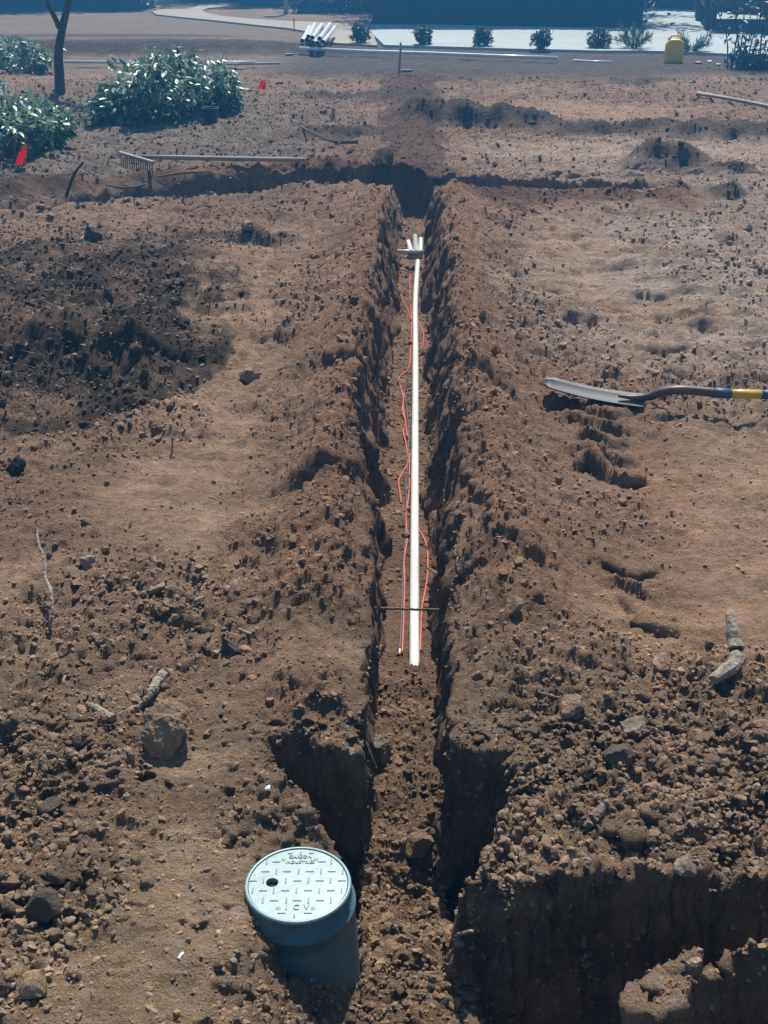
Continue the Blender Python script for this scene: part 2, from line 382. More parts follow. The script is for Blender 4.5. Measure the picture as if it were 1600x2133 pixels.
class MB:
    def __init__(s): s.v = []; s.f = []
    def add(s, v, f):
        n = len(s.v); s.v += [tuple(p) for p in v]; s.f += [tuple(i + n for i in q) for q in f]; return s
    def box(s, c, size, rot=None, bevel=0.0):
        c = Vector(c); hx, hy, hz = size[0] / 2, size[1] / 2, size[2] / 2
        if bevel <= 0:
            v = [Vector((sx * hx, sy * hy, sz * hz)) for sz in (-1, 1) for sx, sy in ((-1, -1), (1, -1), (1, 1), (-1, 1))]
            f = [(3, 2, 1, 0), (4, 5, 6, 7), (0, 1, 5, 4), (1, 2, 6, 5), (2, 3, 7, 6), (3, 0, 4, 7)]
        else:
            b = bevel; v = []; rings = [(-hz, b), (-hz + b, 0), (hz - b, 0), (hz, b)]
            for zz, ins in rings:
                for sx, sy, ax in ((-1, -1, 0), (-1, -1, 1), (1, -1, 1), (1, -1, 0), (1, 1, 0), (1, 1, 1), (-1, 1, 1), (-1, 1, 0)):
                    ex = hx - ins; ey = hy - ins
                    v.append(Vector((sx * (ex - (b if ax else 0)), sy * (ey - (0 if ax else b)), zz)))
            f = [tuple(reversed(range(8))), tuple(range(24, 32))]
            for k in range(3):
                for i in range(8):
                    a = k * 8 + i; c2 = k * 8 + (i + 1) % 8
                    f.append((a, c2, c2 + 8, a + 8))
        if rot is not None: v = [rot @ p for p in v]
        return s.add([p + c for p in v], f)
    def tube(s, pts, rad, n=8, caps=True, squash=1.0, rough=0.0, seed=1):
        pts = [Vector(p) for p in pts]
        m = len(pts); rads = rad if isinstance(rad, (list, tuple)) else [rad] * m
        T = [(pts[min(i + 1, m - 1)] - pts[max(i - 1, 0)]).normalized() for i in range(m)]
        u = T[0].cross(Vector((0, 0, 1)))
        if u.length < 1e-3: u = T[0].cross(Vector((0, 1, 0)))
        u.normalize(); v = []; f = []
        for i in range(m):
            if i: u = (u - T[i] * u.dot(T[i])).normalized()
            w = T[i].cross(u)
            for k in range(n):
                a = 2 * math.pi * k / n
                v.append(pts[i] + (u * math.cos(a) + w * math.sin(a) * squash) * rads[i])
        for i in range(m - 1):
            for k in range(n):
                a = i * n + k; b = i * n + (k + 1) % n
                f.append((a, b, b + n, a + n))
        if rough > 0:
            aa = np.array([[2 * math.pi * k / n for k in range(n)] for i in range(m)]).ravel(); li = np.repeat(np.arange(m), n)
            kk = 1 + rough * (0.8 * vnoise(np.cos(aa) * 1.4 + seed * 3.1, np.sin(aa) * 1.4 + li * 0.05, seed) + 0.4 * vnoise(np.cos(aa) * 3.5 + li * 0.07, np.sin(aa) * 3.5 + li * 0.05, seed + 1))
            v = [pts[li[i]] + (v[i] - pts[li[i]]) * float(kk[i]) for i in range(len(v))]
        if caps: f.append(tuple(reversed(range(n)))); f.append(tuple(range((m - 1) * n, m * n)))
        return s.add(v, f)
    def lathe(s, prof, n=32, close_top=False, close_bottom=False, c=(0, 0, 0)):
        v = []; f = []
        for r, z in prof:
            for k in range(n):
                a = 2 * math.pi * k / n
                v.append((c[0] + r * math.cos(a), c[1] + r * math.sin(a), c[2] + z))
        for i in range(len(prof) - 1):
            for k in range(n):
                a = i * n + k; b = i * n + (k + 1) % n
                f.append((a, b, b + n, a + n))
        if close_bottom: f.append(tuple(reversed(range(n))))
        if close_top: f.append(tuple(range((len(prof) - 1) * n, len(prof) * n)))
        return s.add(v, f)
    def mesh(s, name, smooth=False):
        me = bpy.data.meshes.new(name)
        me.from_pydata([tuple(p) for p in s.v], [], s.f)
        if smooth: me.polygons.foreach_set('use_smooth', [True] * len(me.polygons))
        me.update()
        return me
    def build(s, name, mat, parent=None, smooth=False, auto=None):
        me = s.mesh(name, smooth)
        if auto is not None: me.shade_auto = None if False else None
        return link(name, me, mat, parent)


def np_mesh(name, verts, faces, smooth=False, col=None):
    """fast mesh: faces is an (n, k) array"""
    me = bpy.data.meshes.new(name)
    nv, nf, k = len(verts), len(faces), faces.shape[1]
    me.vertices.add(nv); me.vertices.foreach_set('co', np.ascontiguousarray(verts, np.float32).ravel())
    me.loops.add(nf * k); me.loops.foreach_set('vertex_index', np.ascontiguousarray(faces, np.int32).ravel())
    me.polygons.add(nf); me.polygons.foreach_set('loop_start', np.arange(0, nf * k, k, dtype=np.int32))
    me.update(calc_edges=True)
    me.polygons.foreach_set('use_smooth', np.full(nf, smooth))
    if col is not None:
        a = me.color_attributes.new('Col', 'FLOAT_COLOR', 'POINT')
        c4 = np.ones((nv, 4), np.float32); c4[:, :3] = col
        a.data.foreach_set('color', c4.ravel())
    return me


def ico(sub):
    import bmesh
    bm = bmesh.new(); bmesh.ops.create_icosphere(bm, subdivisions=sub, radius=1.0)
    bm.verts.ensure_lookup_table()
    v = np.array([p.co for p in bm.verts]); f = np.array([[q.index for q in p.verts] for p in bm.faces])
    bm.free()
    return v, f


# ------------------------------------------------------------------ materials
def nodes(name):
    m = bpy.data.materials.new(name); m.use_nodes = True
    nt = m.node_tree; nt.nodes.clear()
    out = nt.nodes.new('ShaderNodeOutputMaterial'); b = nt.nodes.new('ShaderNodeBsdfPrincipled')
    nt.links.new(b.outputs[0], out.inputs[0])
    return m, nt, b


def _noise(nt, scale, detail=4, rough=0.6, coords='Object', stretch=None):
    tc = nt.nodes.new('ShaderNodeTexCoord'); n = nt.nodes.new('ShaderNodeTexNoise')
    n.inputs['Scale'].default_value = scale; n.inputs['Detail'].default_value = detail; n.inputs['Roughness'].default_value = rough
    src = tc.outputs[coords]
    if stretch:
        mp = nt.nodes.new('ShaderNodeMapping'); mp.inputs['Scale'].default_value = stretch
        nt.links.new(src, mp.inputs[0]); src = mp.outputs[0]
    nt.links.new(src, n.inputs['Vector'])
    return n


def soil_material(name, bump=0.5):
    m, nt, b = nodes(name)
    at_ = nt.nodes.new('ShaderNodeAttribute'); at_.attribute_name = 'Col'
    n1 = _noise(nt, 22, 9, 0.72); n2 = _noise(nt, 190, 4, 0.7); n3 = _noise(nt, 6.0, 8, 0.72, stretch=(0.6, 1.2, 1))
    def ramp(n, lo, hi, a=0.3, c=0.7):
        r = nt.nodes.new('ShaderNodeMapRange'); r.inputs['From Min'].default_value = a; r.inputs['From Max'].default_value = c
        r.inputs['To Min'].default_value = lo; r.inputs['To Max'].default_value = hi
        nt.links.new(n.outputs['Fac'], r.inputs['Value']); return r
    def mul(a, c):
        k = nt.nodes.new('ShaderNodeMath'); k.operation = 'MULTIPLY'; nt.links.new(a, k.inputs[0]); nt.links.new(c, k.inputs[1]); return k.outputs[0]
    f = mul(mul(ramp(n1, 0.72, 1.26).outputs[0], ramp(n2, 0.74, 1.24).outputs[0]), ramp(n3, 0.62, 1.30).outputs[0])
    vm = nt.nodes.new('ShaderNodeVectorMath'); vm.operation = 'SCALE'
    nt.links.new(at_.outputs['Color'], vm.inputs[0]); nt.links.new(f, vm.inputs['Scale'])
    # a little change of hue between redder and greyer crumbs
    hs = nt.nodes.new('ShaderNodeHueSaturation')
    nt.links.new(vm.outputs[0], hs.inputs['Color'])
    nt.links.new(ramp(_noise(nt, 70, 3, 0.6), 0.72, 1.22).outputs[0], hs.inputs['Saturation'])
    nt.links.new(hs.outputs[0], b.inputs['Base Color'])
    b.inputs['Roughness'].default_value = 0.95
    b.inputs['Specular IOR Level'].default_value = 0.15
    ad = nt.nodes.new('ShaderNodeMath'); ad.operation = 'MULTIPLY_ADD'; ad.inputs[1].default_value = 0.35
    nt.links.new(n2.outputs['Fac'], ad.inputs[0]); nt.links.new(n1.outputs['Fac'], ad.inputs[2])
    bp = nt.nodes.new('ShaderNodeBump'); bp.inputs['Strength'].default_value = bump; bp.inputs['Distance'].default_value = 0.055
    nt.links.new(ad.outputs[0], bp.inputs['Height']); nt.links.new(bp.outputs[0], b.inputs['Normal'])
    return m


def plain(name, c, rough=0.6, metal=0.0, var=0.15, scale=30, bump=0.0, spec=0.5, c2=None, stretch=None, dirt=None, dirt_amt=0.0):
    m, nt, b = nodes(name)
    n = _noise(nt, scale, 5, 0.6, stretch=stretch)
    mx = nt.nodes.new('ShaderNodeMix'); mx.data_type = 'RGBA'
    lo = c2 if c2 else tuple(k * (1 - var) for k in c); hi = c if c2 else tuple(min(1, k * (1 + var)) for k in c)
    mx.inputs['A'].default_value = (*lo, 1); mx.inputs['B'].default_value = (*hi, 1)
    r = nt.nodes.new('ShaderNodeMapRange'); r.inputs['From Min'].default_value = 0.3; r.inputs['From Max'].default_value = 0.7
    nt.links.new(n.outputs['Fac'], r.inputs['Value']); nt.links.new(r.outputs[0], mx.inputs['Factor'])
    src = mx.outputs['Result']
    if dirt:
        n2 = _noise(nt, scale * 0.6, 7, 0.7); r2 = nt.nodes.new('ShaderNodeMapRange')
        r2.inputs['From Min'].default_value = 0.48; r2.inputs['From Max'].default_value = 0.72; r2.inputs['To Max'].default_value = dirt_amt
        nt.links.new(n2.outputs['Fac'], r2.inputs['Value'])
        m2 = nt.nodes.new('ShaderNodeMix'); m2.data_type = 'RGBA'; m2.inputs['B'].default_value = (*dirt, 1)
        nt.links.new(src, m2.inputs['A']); nt.links.new(r2.outputs[0], m2.inputs['Factor']); src = m2.outputs['Result']
    nt.links.new(src, b.inputs['Base Color'])
    b.inputs['Roughness'].default_value = rough; b.inputs['Metallic'].default_value = metal; b.inputs['Specular IOR Level'].default_value = spec
    if bump:
        bp = nt.nodes.new('ShaderNodeBump'); bp.inputs['Strength'].default_value = bump; bp.inputs['Distance'].default_value = 0.01
        nt.links.new(n.outputs['Fac'], bp.inputs['Height']); nt.links.new(bp.outputs[0], b.inputs['Normal'])
    return m


def leaf_material(name, c, c2, rough=0.35, trans=0.25):
    m, nt, b = nodes(name)
    oi = nt.nodes.new('ShaderNodeAttribute'); oi.attribute_name = 'Col'
    mx = nt.nodes.new('ShaderNodeMix'); mx.data_type = 'RGBA'
    mx.inputs['A'].default_value = (*c, 1); mx.inputs['B'].default_value = (*c2, 1)
    nt.links.new(_noise(nt, 9, 3).outputs['Fac'], mx.inputs['Factor'])
    nt.links.new(mx.outputs['Result'], b.inputs['Base Color'])
    b.inputs['Roughness'].default_value = rough; b.inputs['Specular IOR Level'].default_value = 0.5
    tr = nt.nodes.new('ShaderNodeBsdfTranslucent'); nt.links.new(mx.outputs['Result'], tr.inputs['Color'])
    ms = nt.nodes.new('ShaderNodeMixShader'); ms.inputs[0].default_value = trans
    out = [n for n in nt.nodes if n.type == 'OUTPUT_MATERIAL'][0]
    nt.links.new(b.outputs[0], ms.inputs[1]); nt.links.new(tr.outputs[0], ms.inputs[2]); nt.links.new(ms.outputs[0], out.inputs[0])
    return m


DIRT = (0.21, 0.135, 0.09)
M = dict(
    soil=soil_material('soil', 1.0), clod=soil_material('clod_soil', 0.6),
    pvc=plain('white_pvc', (0.70, 0.71, 0.70), 0.32, var=0.04, dirt=DIRT, dirt_amt=0.25, scale=14),
    pvc_grey=plain('grey_pvc', (0.30, 0.31, 0.33), 0.45, var=0.1),
    red_wire=plain('red_wire', (0.50, 0.115, 0.065), 0.45, var=0.15, dirt=DIRT, dirt_amt=0.4, scale=40),
    blue_wire=plain('blue_wire', (0.06, 0.085, 0.12), 0.45, var=0.2, dirt=DIRT, dirt_amt=0.4, scale=40),
    copper=plain('wire_core', (0.75, 0.73, 0.7), 0.3, var=0.05),
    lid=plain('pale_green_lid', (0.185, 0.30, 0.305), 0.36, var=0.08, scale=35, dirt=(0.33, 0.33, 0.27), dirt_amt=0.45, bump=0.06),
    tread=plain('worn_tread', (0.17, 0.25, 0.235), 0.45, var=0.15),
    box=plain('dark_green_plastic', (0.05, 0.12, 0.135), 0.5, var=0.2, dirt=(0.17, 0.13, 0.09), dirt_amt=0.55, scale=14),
    hole=plain('black_cavity', (0.012, 0.014, 0.015), 0.9, var=0.2),
    steel=plain('worn_steel', (0.10, 0.105, 0.112), 0.6, 0.0, var=0.2, spec=0.35, scale=18, dirt=(0.12, 0.09, 0.07), dirt_amt=0.5),
    socket=plain('rusty_socket', (0.10, 0.085, 0.08), 0.5, 0.5, var=0.25, dirt=(0.16, 0.08, 0.05), dirt_amt=0.6),
    blue_grip=plain('blue_grey_sleeve', (0.045, 0.075, 0.12), 0.5, var=0.15),
    yellow=plain('yellow_shaft', (0.62, 0.40, 0.05), 0.4, var=0.1, dirt=DIRT, dirt_amt=0.4),
    wood=plain('grey_wood', (0.30, 0.26, 0.21), 0.8, var=0.25, scale=22, bump=0.25, stretch=(1, 1, 6)),
    bark=plain('dark_bark', (0.075, 0.058, 0.048), 0.95, var=0.4, scale=28, bump=0.9, stretch=(1, 1, 0.3)),
    root=plain('pale_root', (0.27, 0.225, 0.17), 0.9, var=0.35, scale=75, bump=1.0, dirt=DIRT, dirt_amt=0.7),
    twig=plain('brown_twig', (0.13, 0.095, 0.07), 0.9, var=0.3, scale=60, bump=0.4),
    black_metal=plain('blackened_iron', (0.03, 0.03, 0.033), 0.6, 0.3, var=0.3),
    flag=leaf_material('red_flag_vinyl', (0.85, 0.075, 0.05), (0.80, 0.09, 0.06), 0.5, 0.55),
    wirest=plain('flag_wire', (0.35, 0.34, 0.33), 0.5, 0.6),
    can=plain('yellow_can_plastic', (0.85, 0.50, 0.03), 0.4, var=0.06),
    white=plain('white_plastic', (0.8, 0.8, 0.8), 0.5, var=0.03),
    road=plain('pale_concrete', (0.37, 0.415, 0.41), 0.85, c2=(0.27, 0.31, 0.30), scale=3.0, stretch=(0.25, 1.6, 1), dirt=(0.36, 0.33, 0.27), dirt_amt=0.5),
    track=plain('dusty_track', (0.34, 0.30, 0.24), 0.95, c2=(0.27, 0.235, 0.185), scale=3.0, bump=0.3, stretch=(0.4, 1.2, 1)),
    rock=plain('tan_stone', (0.215, 0.165, 0.12), 0.9, var=0.25, scale=26, bump=0.5, dirt=DIRT, dirt_amt=0.5),
    pot=plain('black_nursery_pot', (0.035, 0.04, 0.045), 0.45, var=0.2),
    paint=plain('dark_green_paint', (0.025, 0.085, 0.09), 0.25, var=0.05), tyre=plain('tyre_rubber', (0.022, 0.022, 0.024), 0.85, var=0.2),
    chrome=plain('dull_chrome', (0.5, 0.52, 0.53), 0.25, 0.9, var=0.1), glass=plain('dark_glass', (0.02, 0.03, 0.035), 0.06, var=0.05),
    lamp=plain('lamp_glass', (0.55, 0.56, 0.55), 0.12, var=0.05),
    straw=plain('dry_grass_blades', (0.24, 0.20, 0.13), 0.9, c2=(0.12, 0.11, 0.06), scale=6),
    litter=plain('dead_leaf', (0.20, 0.15, 0.105), 0.8, c2=(0.06, 0.042, 0.03), scale=8),
    red_lit=plain('red_wrapper', (0.6, 0.10, 0.09), 0.5, var=0.1), green_lit=plain('green_wrapper', (0.12, 0.35, 0.27), 0.5, var=0.1),
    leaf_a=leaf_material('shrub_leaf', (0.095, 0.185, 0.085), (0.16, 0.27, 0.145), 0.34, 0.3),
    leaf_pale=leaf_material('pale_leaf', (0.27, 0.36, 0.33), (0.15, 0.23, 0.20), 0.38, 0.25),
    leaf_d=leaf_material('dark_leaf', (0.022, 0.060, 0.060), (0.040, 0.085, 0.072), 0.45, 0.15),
    leaf_m=leaf_material('mid_leaf', (0.045, 0.095, 0.055), (0.07, 0.13, 0.07), 0.4, 0.25),
    leaf_b=leaf_material('blue_leaf', (0.06, 0.13, 0.12), (0.10, 0.19, 0.16), 0.4, 0.25),
    core=plain('hedge_light_stop', (0.018, 0.045, 0.050), 1.0, var=0.3),
)

# ------------------------------------------------------------------ the ground: one sheet, finest along the trench
def spaced():
    xs = [0.0]
    while xs[-1] < 260:
        a = xs[-1]
        xs.append(a + (0.0032 if 0.085 < a < 0.235 else 0.0055 if a < 0.62 else 0.0090 if a < 1.2 else max(0.0090, 0.0090 + (a - 1.2) * 0.030) if a < 9 else a * 0.09))
    xs = np.array(xs); xs = np.concatenate([-xs[:0:-1], xs])
    ys = [1.15]
    while ys[-1] < 600:
        a = ys[-1]
        ys.append(a + (0.0020 if 1.66 < a < 1.80 else 0.0022 if 2.08 < a < 2.34 else 0.0046 if a < 2.35 else 0.011 if 9.5 < a < 9.8 else max(0.0060, 0.0033 * a) if a < 14 else 0.0056 * a if a < 31 else a * 0.06))
    back = [1.15]
    while back[-1] > -30: back.append(back[-1] - max(0.02, (1.2 - back[-1]) * 0.12))
    return xs, np.array(back[:0:-1] + ys)


GX, GY = spaced()
XX, YY = np.meshgrid(GX, GY)
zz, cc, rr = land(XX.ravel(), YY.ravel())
nx, ny = len(GX), len(GY)


def noise3(p, f, seed):
    q = p * f; i = np.floor(q); t = q - i; t = t * t * (3 - 2 * t); r = 0
    for dx in (0, 1):
        for dy in (0, 1):
            for dz in (0, 1):
                w = (t[:, 0] if dx else 1 - t[:, 0]) * (t[:, 1] if dy else 1 - t[:, 1]) * (t[:, 2] if dz else 1 - t[:, 2])
                r = r + w * _hash(i[:, 0] + dx + 57 * (i[:, 2] + dz), i[:, 1] + dy, seed)
    return r * 2 - 1


# steep faces are broken up sideways too: crumbled lumps, not a draped sheet
Zg = zz.reshape(ny, nx)
gy, gx = np.gradient(Zg, GY, GX)
st = np.hypot(gx, gy).ravel()
near_ = (YY.ravel() > 1.0) & (YY.ravel() < 12) & (st > 0.7)
idx = np.nonzero(near_)[0]
P3 = np.stack([XX.ravel()[idx], YY.ravel()[idx], zz[idx]], 1)
N3 = np.stack([-gx.ravel()[idx], -gy.ravel()[idx], np.ones(len(idx))], 1); N3 /= np.linalg.norm(N3, axis=1, keepdims=True)
lod = np.clip(P3[:, 1] / 3.0, 1, 3)
dsp = 0.021 * noise3(P3, 9, 401) + 0.016 * noise3(P3 * np.array([1, 1, 1.5]), 20, 402) + 0.009 * np.abs(noise3(P3, 47, 403)) + 0.006 * noise3(P3, 90, 404) / lod
dsp *= sstep(0.7, 2.0, st[idx])
VERT = np.stack([XX.ravel(), YY.ravel(), zz], 1)
VERT[idx] += N3 * dsp[:, None]
ii = (np.arange(ny - 1)[:, None] * nx + np.arange(nx - 1)[None]).ravel()
gf = np.stack([ii, ii + 1, ii + nx + 1, ii + nx], 1)
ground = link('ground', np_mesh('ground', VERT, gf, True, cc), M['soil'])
tag(ground, 'bare brown soil cut by a narrow trench with spoil heaped along it', kind='structure')

# ------------------------------------------------------------------ crumbs of soil lying everywhere
ICO1, ICO2, ICO3, ICO5 = ico(1), ico(2), ico(3), ico(5)


def lump(base, seed, amt=0.3, flat=0.8):
    v, f = base
    rg = np.random.default_rng(seed)
    off = np.zeros(len(v))
    for k in range(7):
        d = rg.normal(size=3); d /= np.linalg.norm(d)
        off += rg.uniform(-1, 1) * np.maximum(0, v @ d) ** rg.integers(1, 5)
    off = off / np.abs(off).max()
    r = 1 + amt * off + rg.uniform(-0.08, 0.08, len(v)) * (1.0 if len(v) < 200 else 0.12)
    out = v * r[:, None]
    for k in range(7):                               # a few broken faces
        d = rg.normal(size=3); d /= np.linalg.norm(d)
        s = out @ d; lim = rg.uniform(0.42, 0.75)
        out = out - np.maximum(0, s - lim)[:, None] * d * 0.85
    out[:, 2] *= flat
    return out, f


def rotations(n, rg):
    q = rg.normal(size=(n, 4)); q /= np.linalg.norm(q, axis=1, keepdims=True)
    w, x, y, z = q.T
    return np.stack([np.stack([1 - 2 * (y * y + z * z), 2 * (x * y - z * w), 2 * (x * z + y * w)], 1),
                     np.stack([2 * (x * y + z * w), 1 - 2 * (x * x + z * z), 2 * (y * z - x * w)], 1),
                     np.stack([2 * (x * z - y * w), 2 * (y * z + x * w), 1 - 2 * (x * x + y * y)], 1)], 1)


def scatter(n, rg):
    y = 1.25 * (17.0 / 1.25) ** rg.random(n)                       # thins out with distance
    x = (rg.random(n) * 2 - 1) * (0.40 * y + 0.35)
    z, c, r = land(x, y)
    keep = (rg.random(n) < (0.10 + 0.95 * r ** 1.5)) & (np.hypot(x + 0.217, y - 1.82) > 0.125)
    return x[keep], y[keep], z[keep], c[keep], r[keep]


def clods(name, n, base, smin, smax, seed, nvar, expo=2.3, label=None):
    rg = np.random.default_rng(seed)
    x, y, z, c, r = scatter(n, rg)
    s = smin * (1 - rg.random(len(x)) * (1 - (smin / smax) ** expo)) ** (-1 / expo) * np.maximum(1, y / 2.6) ** 0.5 * (0.6 + 0.5 * r)
    s = np.minimum(s, smax * 1.5)
    rot = rotations(len(x), rg)
    V = []; Fc = []; C = []; nb = 0
    var = [lump(base, seed * 50 + k, 0.34) for k in range(nvar)]
    pick = rg.integers(0, nvar, len(x))
    tint = (1 + rg.normal(0, 0.08, len(x)))[:, None] * (1 + rg.normal(0, 0.03, (len(x), 3)))
    for k in range(nvar):
        m = pick == k
        bv, bf = var[k]
        sc3 = s[m][:, None] * rg.uniform(0.7, 1.15, (m.sum(), 3))
        P = np.einsum('nij,nvj->nvi', rot[m], bv[None] * sc3[:, None, :])
        P[:, :, 2] *= 0.8
        P += np.stack([x[m], y[m], z[m] + 0.10 * s[m]], 1)[:, None, :]
        q, nv = P.shape[0], P.shape[1]
        V.append(P.reshape(-1, 3)); Fc.append((bf[None] + (np.arange(q) * nv)[:, None, None]).reshape(-1, 3) + nb)
        C.append(np.repeat(np.clip(c[m] * tint[m], 0.01, 0.6), nv, 0)); nb += q * nv
    me = np_mesh(name, np.concatenate(V), np.concatenate(Fc), False, np.concatenate(C))
    return tag(link(name, me, M['clod']), label, None, None, 'stuff')


OCT = (np.array([(1, 0, 0), (-1, 0, 0), (0, 1, 0), (0, -1, 0), (0, 0, 1), (0, 0, -1.0)]), np.array([(0, 2, 4), (2, 1, 4), (1, 3, 4), (3, 0, 4), (2, 0, 5), (1, 2, 5), (3, 1, 5), (0, 3, 5)]))
clods('soil_crumbs', 105000, OCT, 0.0038, 0.011, 21, 10, 2.0, 'fine crumbs of brown soil strewn over the whole site')
clods('small_clods', 27000, ICO1, 0.0065, 0.017, 23, 8, 2.4, 'small clods of brown soil strewn over the whole site')
clods('soil_rubble', 3400, ICO2, 0.008, 0.022, 22, 8, 2.6, 'fist sized and smaller lumps of brown soil strewn over the whole site')


# crumbs clinging to the cut walls
def wall_crumbs(n, seed):
    rg = np.random.default_rng(seed)
    stv = idx[(st[idx] > 1.2) & (P3[:, 1] < 9)]
    wgt = 1.0 / np.maximum(VERT[stv, 1], 1.5); wgt /= wgt.sum()
    k = rg.choice(stv, n, p=wgt); rot = rotations(n, rg)
    s = 0.0035 * (1 - rg.random(n) * 0.96) ** -0.42 * np.maximum(1, VERT[k, 1] / 3) ** 0.5
    bv, bf = lump(OCT, 991, 0.34)
    P = np.einsum('nij,nvj->nvi', rot, bv[None] * (s[:, None] * rg.uniform(.7, 1.15, (n, 3)))[:, None, :]) + VERT[k][:, None, :]
    c = np.clip(cc[k] * (1 + rg.normal(0, .1, (n, 1))), 0, .6); nv = len(bv)
    F_ = (bf[None] + (np.arange(n) * nv)[:, None, None]).reshape(-1, 3)
    tag(link('wall_crumbs', np_mesh('wall_crumbs', P.reshape(-1, 3), F_, False, np.repeat(c, nv, 0)), M['clod']), 'crumbs of soil clinging to the walls of the trench and the pit', None, None, 'stuff')


wall_crumbs(9000, 61)


def stray(name, px, py, size, mat, label, cat, seed, group=None, flat=0.8, amt=0.34, sub=ICO3, sink=0.35, stretch=(1, 1, 1), rz=None, colour=None):
    p = hit(px, py)
    v, f = lump(sub, seed, amt, flat)
    v = v * np.array(stretch) * size
    rg = np.random.default_rng(seed)
    a3 = noise3(v / size, 2.2, seed) * 0.55 + noise3(v / size, 5.0, seed + 1) * 0.45 + noise3(v / size, 11.0, seed + 2) * 0.25
    v = v * (1 + (0.13 if sub is ICO5 else 0.12) * a3)[:, None]
    fine = fbm(v[:, 0] / size * 3 + seed, v[:, 1] / size * 3 + v[:, 2] / size * 2, seed, 3)
    v = v * (1 + 0.10 * fine)[:, None]
    z, c, r = land(np.array([p.x]), np.array([p.y]))
    me = np_mesh(name, v, f, False, np.repeat((colour if colour is not None else np.clip(c * rg.uniform(0.85, 1.1), 0, 1))[:1] if colour is None else np.array([colour]), len(v), 0))
    o = link(name, me, mat)
    o.location = p + Vector((0, 0, size * flat * (1 - sink) * 0.7)); o.rotation_euler = (rg.uniform(-.3, .3), rg.uniform(-.3, .3), rg.uniform(0, 6.3) if rz is None else rz)
    return tag(o, label, cat, group)


#PART2
# ------------------------------------------------------------------ valve box
LID = at(621, 1840, 0.012)
LX, LY, LZ = LID


